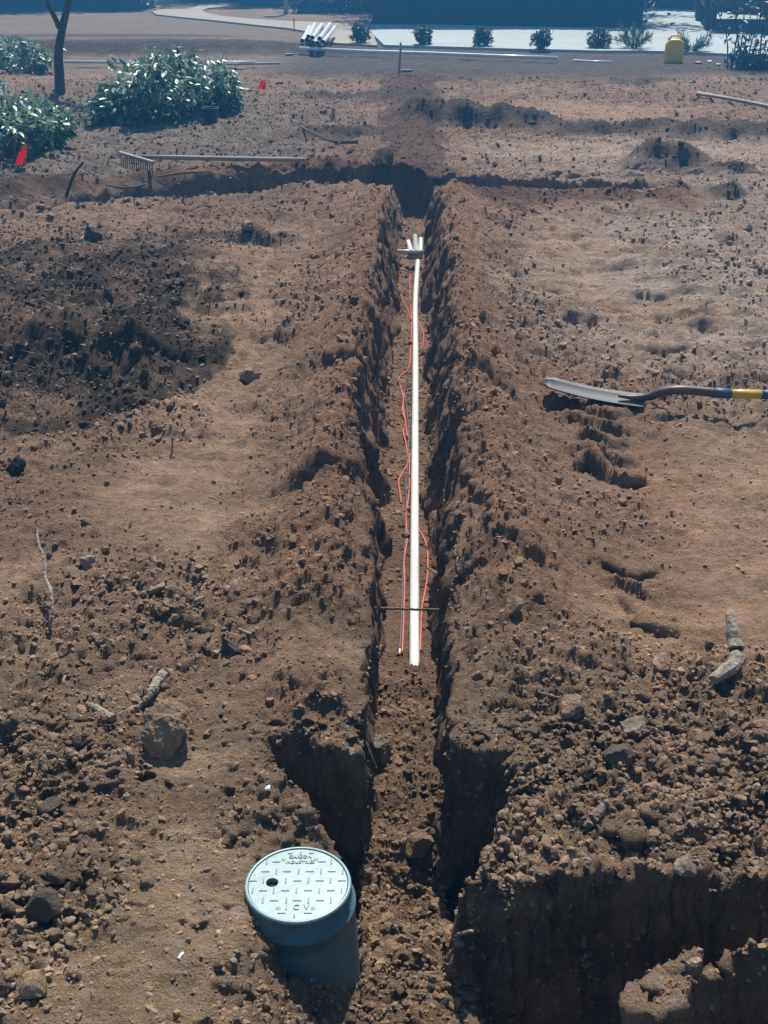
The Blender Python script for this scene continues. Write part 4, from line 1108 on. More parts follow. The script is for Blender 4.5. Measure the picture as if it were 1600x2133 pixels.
def leaf_cloud(name, pts, nrm, size, mat, parent=None, rg=None, shape='leaf', spread=0.6, wid=1.0):
    rg = rg or np.random.default_rng(3)
    n = len(pts); bv, bf = (LEAFV, LEAFF) if shape == 'leaf' else (QUADV, QUADF)
    rot = rotations(n, rg)
    d = nrm + spread * rg.normal(size=(n, 3)); d /= np.linalg.norm(d, axis=1, keepdims=True) + 1e-9
    up = np.tile([0, 0, 1.0], (n, 1)) + 0.45 * rg.normal(size=(n, 3))
    xa = np.cross(d, up); xa /= np.linalg.norm(xa, axis=1, keepdims=True) + 1e-9
    za = np.cross(xa, d)
    s = size * rg.uniform(0.6, 1.25, n)
    P = (bv[None, :, 0, None] * wid * xa[:, None] + bv[None, :, 1, None] * d[:, None] + bv[None, :, 2, None] * za[:, None]) * s[:, None, None] + pts[:, None]
    F_ = (bf[None] + (np.arange(n) * len(bv))[:, None, None]).reshape(-1, bf.shape[1])
    return link(name, np_mesh(name, P.reshape(-1, 3), F_, True), mat, parent)


LEAF_ONE = leaf_mesh('leaf'); LEAF_ONE.materials.append(M['leaf_a'])
LEAF_PALE = leaf_mesh('leaf_pale_shape'); LEAF_PALE.materials.append(M['leaf_pale'])


def shrub(px, py, rx, h, label, group, seed, nleaf=420, single=26, ry=None):
    rg = np.random.default_rng(seed)
    p = hit(px, py); ry = ry or rx
    t = thing('leafy_shrub', label, 'shrub', p, 0, group)
    pts = []; nr = []
    stems = MB()
    for k in range(9):
        a = rg.uniform(0, 6.28); r = rg.uniform(0.35, 0.95)
        e = Vector((rx * r * math.cos(a), ry * r * math.sin(a), h * rg.uniform(0.45, 0.75)))
        stems.tube([(0.02 * math.cos(a), 0.02 * math.sin(a), -0.03), e * 0.45 + Vector((0, 0, h * 0.08)), e], [0.010, 0.007, 0.003], 5)
    link('stems', stems.mesh('stems', True), M['twig'], t)
    h *= 0.64; nleaf = int(nleaf * 1.7)
    while len(pts) < nleaf:
        d = rg.normal(size=3); d /= np.linalg.norm(d)
        if d[2] < -0.9: continue
        r = rg.uniform(0.45, 1.0) ** 0.6
        lumpy = 0.82 + 0.22 * math.sin(3 * math.atan2(d[1], d[0]) + seed) * (1 - abs(d[2]))
        q = np.array([d[0] * rx * r * lumpy, d[1] * ry * r * lumpy, h * 0.50 + d[2] * h * 0.50 * r])
        pts.append(q); nr.append(d * np.array([1, 1, 0.4]) + np.array([0, 0, -0.05]))
    pts = np.array(pts); nr = np.array(nr)
    k = int(nleaf * 0.82)
    pts = pts * (1 + 0.36 * vnoise(pts[:, 0] * 6 + seed, pts[:, 1] * 6 + pts[:, 2] * 5, 210 + seed))[:, None]
    pal = (rg.random(len(pts)) < 0.10 + 0.55 * np.clip(pts[:, 2] / h - 0.25, 0, 1)) & (np.arange(len(pts)) < k)  # more pale leaves towards the top: sunlit highlights put into the colour
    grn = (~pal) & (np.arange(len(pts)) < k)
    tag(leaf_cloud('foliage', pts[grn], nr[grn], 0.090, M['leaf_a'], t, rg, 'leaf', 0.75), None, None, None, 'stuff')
    tag(leaf_cloud('pale_lit_foliage', pts[pal], nr[pal], 0.088, M['leaf_pale'], t, rg, 'leaf', 0.9), None, None, None, 'stuff')
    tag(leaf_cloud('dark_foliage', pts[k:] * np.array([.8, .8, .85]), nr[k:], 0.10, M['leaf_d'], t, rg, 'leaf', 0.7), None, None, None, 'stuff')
    for i in range(single):
        a = rg.uniform(-2.9, -0.25); el = rg.uniform(-0.1, 1.1)
        d = Vector((math.cos(a) * math.cos(el), math.sin(a) * math.cos(el), math.sin(el)))
        pale = rg.random() < 0.5
        o = link('leaf', LEAF_PALE if pale else LEAF_ONE, None, t)
        o.location = (d.x * rx * 0.93, d.y * ry * 0.93, h * 0.52 + d.z * h * 0.5)
        s_ = 0.10 * rg.uniform(0.75, 1.2)
        o.scale = (s_, s_, s_)
        o.rotation_euler = (rg.uniform(-0.7, 0.3), rg.uniform(-.5, .5), a - math.pi / 2 + rg.uniform(-.7, .7))
    return t


SG = 'broad leaved nursery shrubs on the left'
shrub(232, 262, 0.24, 0.46, 'low broad leaved shrub, leftmost of the central clump', SG, 1, 260, 16)
shrub(272, 262, 0.32, 0.66, 'broad leaved shrub second from the left in the central clump', SG, 11, 300, 22)
shrub(335, 258, 0.34, 0.92, 'broad leaved shrub in the middle of the central clump', SG, 2, 380)
shrub(382, 240, 0.34, 1.04, 'tallest broad leaved shrub, behind and left of the small black pot', SG, 3, 380)
shrub(432, 226, 0.30, 0.86, 'broad leaved shrub standing directly behind the small black pot', SG, 12, 300)
shrub(470, 232, 0.27, 0.70, 'broad leaved shrub at the right end of the central clump', SG, 4, 260)
shrub(300, 228, 0.34, 0.86, 'broad leaved shrub at the back of the central clump', SG, 5, 280, 14)
shrub(20, 322, 0.46, 0.72, 'broad leaved shrub cut by the left edge of the view, behind the red flag', SG, 6, 520)
shrub(96, 304, 0.33, 0.60, 'broad leaved shrub right of the leftmost one, before the tree', SG, 7, 420)
shrub(-50, 290, 0.5, 0.85, 'broad leaved shrub mostly outside the left edge of the view', SG, 8, 360, 8)
shrub(60, 150, 0.55, 0.62, 'grey green bush behind the tree trunk', 'bushes behind the tree trunk', 9, 420, 10)
shrub(20, 140, 0.5, 0.62, 'dark bush at the left edge behind the tree', 'bushes behind the tree trunk', 10, 420, 8)


def pot(px, py, label):
    p = hit(px, py); t = thing('nursery_pot', label, 'pot', p)
    link('body', MB().lathe([(0.065, 0.0), (0.082, 0.13), (0.088, 0.131), (0.089, 0.150), (0.080, 0.150), (0.078, 0.125)], 28, close_bottom=True).mesh('body', True), M['pot'], t)
    v, f = lump(ICO2, 41, 0.2); v = v * np.array([0.075, 0.075, 0.02]) + np.array([0, 0, 0.128])
    link('potting_soil', np_mesh('potting_soil', v, f, False, np.tile([0.24, 0.22, 0.20], (len(v), 1))), M['clod'], t)


pot(440, 257, 'small black nursery pot in front of the shrubs')


def tree(name, p, h, r0, crown, label, group, seed, mats=('leaf_d',), leaf=0.2, lean=(0, 0), nleaf=1500, limbs=6, first=0.35, bark='bark', pathpts=None):
    rg = np.random.default_rng(seed)
    t = thing(name, label, 'tree', p, 0, group)
    m = MB()
    tp = pathpts or [Vector((0, 0, -0.15)), Vector((lean[0] * .3, lean[1] * .3, h * .3)), Vector((lean[0] * .5, lean[1] * .5, h * .6)), Vector((lean[0], lean[1], h * .95))]
    sp_ = smooth_path(tp, 6)
    m.tube(smooth_path(sp_, 3) if False else sp_, [r0 * (1.25 if i == 0 else 1) * (1 - 0.8 * i / (len(sp_) - 1)) for i in range(len(sp_))], 16, rough=0.22, seed=seed)
    link('trunk', m.mesh('trunk', True), M[bark], t)
    ctr = []
    for k in range(limbs):
        u = first + (1 - first) * (k + 0.5) / limbs
        b0 = sp_[int(u * (len(sp_) - 1))]; a = k * 2.4 + rg.uniform(-.4, .4)
        L = crown * rg.uniform(0.7, 1.05)
        e = b0 + Vector((math.cos(a) * L, math.sin(a) * L, crown * rg.uniform(0.2, 0.7)))
        link('limb', MB().tube(smooth_path([b0, b0.lerp(e, .5) + Vector((0, 0, .1 * L)), e], 4), [r0 * .45 * (1 - .8 * i / 8) for i in range(9)], 6).mesh('limb', True), M[bark], t)
        ctr.append(np.array(e)); ctr.append(np.array(b0.lerp(e, 0.55)))
    ctr.append(np.array(sp_[-1]))
    ctr = np.array(ctr); cid = rg.integers(0, len(ctr), nleaf)
    d = rg.normal(size=(nleaf, 3)); d /= np.linalg.norm(d, axis=1, keepdims=True)
    pts = ctr[cid] + d * (rg.random((nleaf, 1)) ** 0.45) * crown * 0.52 * np.array([1, 1, 0.75])
    tag(leaf_cloud('crown', pts, d, leaf, M[mats[0]], t, rg, 'quad', 0.8, 0.5), None, None, None, 'stuff')
    return t


# the slim dark tree on the left, leaning right as it rises
tb = hit(124, 196)
def rel(px, py, dist_y): 
    d = _fw * FOCAL_PX + _rt * (px - 800) - _up * (py - 1066.5); q = EYE + d * (dist_y / d[1]); return Vector(q) - tb
tp = [Vector((0, 0, -0.1)), rel(123, 150, tb.y), rel(122, 110, tb.y), rel(130, 60, tb.y), rel(142, 10, tb.y), rel(150, -60, tb.y), rel(150, -200, tb.y), rel(170, -420, tb.y)]
TR = tree('slim_tree', tb, 4.2, 0.068, 0.95, 'slim dark tree trunk leaning right behind the left shrubs', None, 31, ('leaf_m',), 0.10, nleaf=1600, limbs=6, first=0.62, pathpts=tp)
link('limb', MB().tube([rel(124, 58, tb.y), rel(114, 36, tb.y - .05), rel(98, 5, tb.y - .1), rel(85, -60, tb.y - .15)], [0.035, 0.03, 0.024, 0.015], 8).mesh('limb', True), M['bark'], TR)

# row of small bushes along the road
BG = 'young bushes along the road'
NAMES = ['small young bush by the bundle of white pipes', 'young bush second from the bundle of white pipes along the road', 'round young bush in the middle of the row by the road', 'young bush fourth along the road from the white pipes',
         'young bush fifth along the road, nearest the low spreading pine']
for i, (px, py, w, h) in enumerate(((750, 94, 0.20, 0.36), (880, 98, 0.22, 0.36), (1003, 101, 0.23, 0.38), (1128, 108, 0.23, 0.36), (1248, 105, 0.23, 0.35))):
    rg = np.random.default_rng(60 + i); p = hit(px, py)
    t = thing('young_bush', NAMES[i], 'bush', p, 0, BG)
    st = MB()
    for k in range(6):
        a = k * 1.05 + rg.uniform(-.3, .3); st.tube([(0, 0, -0.03), (w * .4 * math.cos(a), w * .4 * math.sin(a), h * .45), (w * .8 * math.cos(a), w * .8 * math.sin(a), h * rg.uniform(.7, .95))], [0.009, 0.006, 0.003], 5)
    link('stems', st.mesh('stems', True), M['twig'], t)
    n = 950; d = rg.normal(size=(n, 3)); d /= np.linalg.norm(d, axis=1, keepdims=True)
    wob_ = 0.75 + 0.35 * vnoise(d[:, 0] * 2.2 + i * 7, d[:, 2] * 2.2 + d[:, 1], 80 + i)
    pts = d * (rg.random((n, 1)) ** 0.4) * np.array([w, w, h * .48]) * wob_[:, None] + np.array([0, 0, h * .55])
    tag(leaf_cloud('foliage', pts, d, 0.055, M['leaf_d'], t, rg, 'quad', 0.7, 0.6), None, None, None, 'stuff')


def wispy(px, py, w, h, label, seed, mat='leaf_b', n=700, size=0.11, name='low_pine'):
    rg = np.random.default_rng(seed); p = hit(px, py); t = thing(name, label, 'bush', p)
    st = MB(); pts = []; dr_ = []
    for k in range(12):
        a = rg.uniform(0, 6.28); e = Vector((w * math.cos(a) * rg.uniform(.5, 1), w * .7 * math.sin(a), h * rg.uniform(.35, 1)))
        P = smooth_path([Vector((0, 0, -0.03)), e * 0.5 + Vector((0, 0, h * .1)), e], 4); st.tube(P, 0.007, 5)
        for q in range(n // 12):
            b = P[rg.integers(2, len(P))]; pts.append(np.array(b) + rg.normal(0, 0.03, 3)); dr_.append(np.array(e.normalized()) + np.array([0, 0, 0.3]))
    link('stems', st.mesh('stems', True), M['twig'], t)
    tag(leaf_cloud('needles', np.array(pts), np.array(dr_), size, M[mat], t, rg, 'quad', 0.55, 0.10), None, None, None, 'stuff')


wispy(1320, 106, 0.34, 0.40, 'low spreading pine left of the yellow can', 71, 'leaf_m', 900)
wispy(1440, 112, 0.30, 0.34, 'wispy blue green bush right of the yellow can', 72, 'leaf_b', 800)

# dark multi-stemmed bush at the right edge, before the truck
p = hit(1545, 140)
t = thing('tall_bush', 'dark many stemmed bush at the right edge, in front of the truck', 'bush', p)
rg = np.random.default_rng(75)
pts = []; dd = []
for k in range(9):
    bx = (-0.28, -0.22, -0.12, 0.0, 0.12, 0.2, 0.34, 0.5, 0.6)[k]; top = Vector((bx * 1.5 + rg.uniform(-.35, .35), rg.uniform(-.2, .3), rg.uniform(0.9, 1.9)))
    if bx < 0.3: top.z *= 0.62
    link('stem', MB().tube(smooth_path([Vector((bx * .7, rg.uniform(-.1, .1), -0.05)), top * .5, top], 4), [0.014 - 0.0012 * i for i in range(9)], 6).mesh('stem', True), M['bark'], t)
    for q in range(230 if bx > 0.3 else 26):
        u = rg.random() ** 0.7; pts.append(np.array(top * (0.3 + 0.7 * u)) + rg.normal(0, 0.16, 3) * np.array([1, 1, .8])); dd.append(rg.normal(size=3))
for q in range(1300): pts.append(np.array([rg.uniform(-.15, 1.0) + rg.normal(0, .05), rg.uniform(-.35, .3), abs(rg.normal(0, 0.15 if q % 3 else 0.25))])); dd.append(rg.normal(size=3))
tag(leaf_cloud('foliage', np.array(pts), np.array(dd), 0.085, M['leaf_d'], t, rg, 'quad', 0.5, 0.5), None, None, None, 'stuff')

# ------------------------------------------------------------------ yellow can, litter
def build_can(px, py):
    p = hit(px, py); t = thing('fuel_can', 'yellow plastic fuel can standing by the road', 'can', p, R(-8))
    b = MB(); w, d, h = 0.285, 0.20, 0.36
    rings = [(0.0, .96, .96), (0.02, 1, 1), (h * .62, 1, 1), (h * .74, .97, .95), (h * .86, .80, .85), (h * .92, .55, .70), (h * .94, .50, .62)]
    v = []; n = 24
    for z, sx, sy in rings:
        for k in range(n):
            a = 2 * math.pi * k / n; c, s_ = math.cos(a), math.sin(a); q = 0.28
            v.append((w / 2 * sx * math.copysign(abs(c) ** q, c), d / 2 * sy * math.copysign(abs(s_) ** q, s_), z))
    f = [tuple(reversed(range(n))), tuple(range((len(rings) - 1) * n, len(rings) * n))]
    for i in range(len(rings) - 1):
        for k in range(n): f.append((i * n + k, i * n + (k + 1) % n, (i + 1) * n + (k + 1) % n, (i + 1) * n + k))
    link('body', b.add(v, f).mesh('body', True), M['can'], t)
    link('handle', MB().tube(smooth_path([Vector((-.085, 0, .325)), Vector((-.07, 0, .375)), Vector((0, 0, .388)), Vector((.07, 0, .375)), Vector((.085, 0, .325))], 4), 0.014, 8).mesh('handle', True), M['can'], t)
    link('spout_cap', MB().lathe([(0.028, 0), (0.028, 0.035), (0.02, 0.045)], 16, True, c=(-0.085, 0.0, 0.325)).mesh('spout_cap', True), M['white'], t)
    for x_ in (-0.075, 0.075): link('rib', MB().box((x_, -0.101, 0.12), (0.012, 0.006, 0.16), bevel=0.002).mesh('rib'), M['can'], t)


build_can(1402, 131)


def crumpled(name, px, py, sx, sy, sz, mat, label, cat, seed):
    p = hit(px, py); v, f = lump(ICO2, seed, 0.5, 1.0)
    o = link(name, MB().add([(a * sx, b * sy, c * sz) for a, b, c in v], [tuple(q) for q in f]).mesh(name), mat); o.location = p + Vector((0, 0, sz * .6))
    tag(o, label, cat)


crumpled('wrapper', 1455, 133, 0.085, 0.05, 0.025, M['red_lit'], 'crumpled red wrapper on the ground right of the yellow can', 'litter', 81)
crumpled('wrapper', 1478, 130, 0.05, 0.03, 0.018, M['white'], 'white paper scrap beside the red wrapper', 'litter', 82)
crumpled('wrapper', 1496, 137, 0.08, 0.04, 0.018, M['green_lit'], 'green wrapper on the ground at the foot of the dark bush', 'litter', 83)
crumpled('cup', 1568, 116, 0.04, 0.03, 0.04, M['white'], 'white cup lying under the dark bush at the right', 'litter', 84)
crumpled('paper_scrap', 1538, 96, 0.035, 0.03, 0.03, M['white'], 'pale scrap caught low in the dark bush', 'litter', 85)

# ------------------------------------------------------------------ loose pipes and timber lying about
def rod(name, px, rad, mat, label, cat, group=None, n=10, lift=0.0):
    P = [hit(x, y) + Vector((0, 0, rad * 0.9 + lift)) for x, y in px]
    return tag(link(name, MB().tube(P, rad, n).mesh(name, True), mat), label, cat, group)


rod('white_pipe', [(624, 112), (760, 117.5), (900, 122), (1040, 127.5), (1160, 131.5)], 0.028, M['pvc'], 'long white pipe lying on the dark bed before the road', 'pipe', lift=0.05)
rod('white_pipe', [(1194, 133.5), (1235, 135), (1275, 136.5)], 0.018, M['pvc'], 'short white pipe lying in line with the long one, to its right', 'pipe', lift=0.03)
rod('white_pipe', [(135, 140), (300, 141), (450, 141), (532, 141)], 0.022, M['pvc'], 'white pipe lying behind the clump of shrubs', 'pipe', lift=0.05)
rod('grey_pipe', [(420, 144), (500, 143), (584, 141)], 0.018, M['pvc_grey'], 'grey pipe beside the end of the white pipe behind the shrubs', 'pipe', lift=0.04)
rod('timber_batten', [(1452, 200), (1520, 212), (1600, 227), (1680, 240)], 0.022, M['wood'], 'long grey batten lying at the right edge', 'batten', n=4)
p = hit(833, 150)
tag(link('survey_stake', MB().box(p + Vector((0, 0, 0.17)), (0.03, 0.018, 0.42), Matrix.Rotation(0.06, 3, 'Y')).add([(p.x - .015, p.y - .009, p.z + .38), (p.x + .015, p.y - .009, p.z + .38), (p.x + .015, p.y + .009, p.z + .38), (p.x - .015, p.y + .009, p.z + .38), (p.x + .024, p.y, p.z + .41)], [(0, 1, 4), (1, 2, 4), (2, 3, 4), (3, 0, 4)]).mesh('survey_stake'), M['wood']), 'wooden stake standing in line with the trench', 'stake')
p = hit(843, 149)
tag(link('board', MB().box(p + Vector((0.03, 0, 0.012)), (0.16, 0.05, 0.02), Matrix.Rotation(0.1, 3, 'Z'), 0.003).mesh('board'), M['wood']), 'short pale board lying at the foot of the stake', 'board')
p = hit(464, 117)
tag(link('board', MB().box(p + Vector((0.0, 0, 0.02)), (0.12, 0.1, 0.02), Matrix.Rotation(0.2, 3, 'Z'), 0.003).mesh('board'), M['wood']), 'short pale board lying in front of the bundle of pipes', 'board') if False else None
p = hit(603, 116)
tag(link('board', MB().box(p + Vector((0.0, 0, 0.02)), (0.13, 0.09, 0.02), Matrix.Rotation(0.2, 3, 'Z'), 0.003).mesh('board'), M['wood']), 'small pale board left of the long white pipe', 'board')
# bundle of white pipes
PG = 'white pipes bundled by the road'
ra, rb = hit(655, 96), hit(688, 62)
dirv = Vector((rb.x - ra.x, rb.y - ra.y, 0)); dirv.normalize(); acr = Vector((dirv.y, -dirv.x, 0))
if acr.x < 0: acr = -acr
for i, (off, lev, st, ln, lab) in enumerate(((-0.20, 0, 0.0, 3.6, 'leftmost white pipe of the bundle by the road'), (-0.14, 0, 0.2, 3.4, 'second white pipe from the left in the bundle'), (-0.07, 0, -0.1, 3.7, 'white pipe third from the left in the bundle'),
                                            (0.0, 0, -0.35, 3.6, 'white pipe in the middle of the bundle, lying on the ground'), (0.08, 0, -0.5, 3.9, 'white pipe reaching nearest the dark bed in the bundle'), (0.16, 0, -0.25, 3.8, 'rightmost white pipe of the bundle by the road'),
                                            (-0.10, 1, 0.05, 3.4, 'white pipe on top at the left of the bundle'), (-0.02, 1, -0.2, 3.5, 'white pipe on top in the middle of the bundle'), (0.11, 1, -0.4, 3.8, 'white pipe on top at the right of the bundle'))):
    rr_ = 0.036; g = 0.03
    a = ra + acr * off + dirv * st + Vector((0, 0, rr_ + g + lev * 0.062)); b = a + dirv * ln + acr * (off * 0.4 + random.uniform(-.04, .04))
    q = MB().tube([a, a.lerp(b, .5) + Vector((0, 0, -0.01)), b], rr_, 12, caps=False); q.tube([b, a], rr_ * 0.86, 12, caps=False)
    tag(link('white_pipe', q.mesh('white_pipe', True), M['pvc']), lab, 'pipe', PG)

# ------------------------------------------------------------------ road, track, far side
def sheet(name, outline, z, mat, label, skirt=0.12):
    P = [Vector(at(x, y, 0.0)) for x, y in outline]
    v = [(p.x, p.y, z) for p in P] + [(p.x, p.y, z - skirt) for p in P]; n = len(P)
    f = [tuple(range(n))] + [(i, i + n, (i + 1) % n + n, (i + 1) % n) for i in range(n)]
    o = link(name, MB().add(v, f).mesh(name), mat)
    o.data.validate()
    return tag(o, label, None, None, 'structure')


sheet('road', [(800, 99), (900, 101.5), (1000, 104.5), (1100, 108), (1180, 109), (1250, 111), (1330, 111), (1420, 113), (1560, 120), (1800, 130), (1800, 62), (1640, 44), (1500, 30), (1340, 18), (1335, 40), (1345, 67), (1300, 64), (1200, 62), (1100, 60), (1000, 58), (900, 54), (790, 50), (770, 50), (776, 75)],
      0.045, M['road'], 'pale concrete road crossing behind the bed')
sheet('dirt_track', [(786, 99), (760, 97), (700, 94), (676, 88), (655, 72), (600, 62), (540, 56), (450, 46), (380, 39), (325, 33), (316, 26), (340, 22), (390, 22), (415, 14), (440, 12.5), (480, 14.5), (462, 17), (432, 20), (422, 24), (430, 30), (460, 36), (520, 42), (600, 47), (690, 50), (772, 52), (778, 75)],
      0.038, M['track'], 'dusty tan track curving away to the left')

# pale post, yellow marker
p = hit(596, 30); t = thing('post', 'pale wooden post beyond the dusty track', 'post', p)
link('shaft', MB().box((0, 0, 0.9), (0.115, 0.115, 1.9), None, 0.008).mesh('shaft'), M['wood'], t); link('cap', MB().box((0, 0, 1.87), (0.15, 0.15, 0.05), None, 0.008).mesh('cap'), M['wood'], t)
p = hit(626, 27); tag(link('marker_peg', MB().tube([p + Vector((0, 0, -.05)), p + Vector((0, 0, .1)), p + Vector((0.01, 0, .2))], [0.03, 0.03, 0.022], 8).mesh('marker_peg', True), M['can']), 'short yellow marker peg right of the pale post', 'peg')
p = hit(613, 66); tag(link('survey_stake', MB().tube([p + Vector((0, 0, -.05)), p + Vector((0, 0, .15)), p + Vector((0.0, 0, .26))], [0.012, 0.012, 0.012], 4).mesh('survey_stake'), M['red_wire']), 'thin reddish stake at the edge of the dusty track', 'stake')
p = hit(563, 37); tag(link('flat_board', MB().box(p + Vector((0, 0, .04)), (0.28, 0.2, 0.03), Matrix.Rotation(.2, 3, 'Z'), .004).mesh('flat_board'), M['wood']), 'pale board lying beyond the dusty track', 'board')

# tall hedge behind the road
def hedge(x0, x1, y0, y1, h, label, seed, n, mat='leaf_d', size=0.13, name='hedge', cat='hedge', rag=0.25, group=None):
    rg = np.random.default_rng(seed)
    t = thing(name, label, cat, ((x0 + x1) / 2, (y0 + y1) / 2, 0), 0, group)
    w, d = (x1 - x0), (y1 - y0)
    # solid dark core added to stop light leaking through the leaves
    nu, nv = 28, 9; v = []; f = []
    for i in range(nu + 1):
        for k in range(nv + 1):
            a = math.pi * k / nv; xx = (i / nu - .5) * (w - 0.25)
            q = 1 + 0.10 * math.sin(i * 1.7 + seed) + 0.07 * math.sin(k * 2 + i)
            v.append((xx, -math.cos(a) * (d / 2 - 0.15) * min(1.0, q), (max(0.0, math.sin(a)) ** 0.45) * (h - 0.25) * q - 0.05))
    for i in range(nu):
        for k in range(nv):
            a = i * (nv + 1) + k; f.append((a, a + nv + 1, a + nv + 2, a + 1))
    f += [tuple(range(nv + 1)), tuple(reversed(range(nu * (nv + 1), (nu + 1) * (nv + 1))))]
    link('light_stop_core', MB().add(v, f).mesh('light_stop_core', True), M['core'], t)
    a = rg.uniform(0.02, 3.1, n); xx = rg.uniform(-.5, .5, n) * w; en = rg.random(n) < 0.06
    q = 1 + rag * vnoise(xx * 1.3, a * 1.5, seed)
    yy = -np.cos(a) * (d / 2) * q; zz_ = np.sin(a) ** 0.45 * h * q
    xx = np.where(en, np.sign(rg.uniform(-1, 1, n)) * w / 2 * q, xx); yy = np.where(en, rg.uniform(-.5, .5, n) * d, yy); zz_ = np.where(en, rg.random(n) * h, zz_)
    nr = np.stack([np.where(en, np.sign(xx), 0), -np.cos(a), np.sin(a) * .8], 1)
    PT = np.stack([xx, yy, zz_], 1) + rg.normal(0, .07, (n, 3)); sel = (fbm(xx * 1.1, zz_ * 1.6 + yy, seed + 5, 3) + rg.normal(0, .2, n)) > 0.12
    tag(leaf_cloud('foliage', PT[~sel], nr[~sel], size, M[mat], t, rg, 'quad', 0.8, 0.6), None, None, None, 'stuff')
    tag(leaf_cloud('young_foliage', PT[sel], nr[sel], size * 0.9, M['leaf_m' if mat == 'leaf_d' else 'leaf_a'], t, rg, 'quad', 0.9, 0.6), None, None, None, 'stuff')
    return t


hedge(-1.05, 5.25, 28.3, 30.6, 3.2, 'tall dark clipped hedge along the far side of the road', 90, 16000)
FG = 'dark shrubs beyond the dusty track'
for i, (x0, x1, y0, y1, h, lab) in enumerate(((-17.5, -13.6, 35.0, 37.5, 2.2, 'dark shrub mass furthest left beyond the bare ground'), (-13.9, -10.4, 34.4, 36.8, 2.4, 'dark shrub mass behind the slim tree trunk'), (-10.6, -7.4, 34.9, 37.4, 2.0, 'dark shrub mass left of the bend in the dusty track'),
                                              (-7.5, -5.2, 40.0, 42.5, 2.2, 'dark shrub mass behind the bend in the dusty track'), (-5.2, -3.0, 37.2, 39.5, 2.2, 'dark shrub mass left of the pale post'))):
    hedge(x0, x1, y0, y1, h, lab, 91 + i, 3200, 'leaf_d', 0.2, 'shrub_mass', 'shrub', 0.35, FG)
hedge(-3.2, -0.9, 33.6, 34.9, 0.7, 'low blue green shrubs right of the pale post', 97, 2600, 'leaf_b', 0.12, 'low_shrubs', 'shrub', 0.4)
hedge(6.2, 15.0, 35.4, 37.2, 2.6, 'dark hedge far beyond the truck at the end of the road', 98, 5000, 'leaf_d', 0.2, 'far_hedge', 'hedge', 0.3)
TG = 'tall trees beyond the road'
for i, (x, y, h, lab) in enumerate(((-16, 41, 9, 'tall dark tree furthest left beyond the bare ground'), (-11.5, 40, 10, 'tall dark tree behind the slim trunk'), (-7.8, 45, 10, 'tall dark tree behind the bend of the dusty track'), (-3.5, 44, 11, 'tall dark tree behind the pale post'),
                                    (0.8, 34.5, 9, 'tall dark tree behind the left half of the hedge'), (4.2, 34.0, 9, 'tall dark tree behind the right half of the hedge'), (10.5, 41, 10, 'tall dark tree at the end of the road'), (15.5, 36, 9, 'tall dark tree far right behind the truck'))):
    tree('tall_tree', Vector((x, y, 0)), h, 0.22, 2.3, lab, TG, 110 + i, ('leaf_d',), 0.32, (0.3, 0), 1700, 7, 0.3)

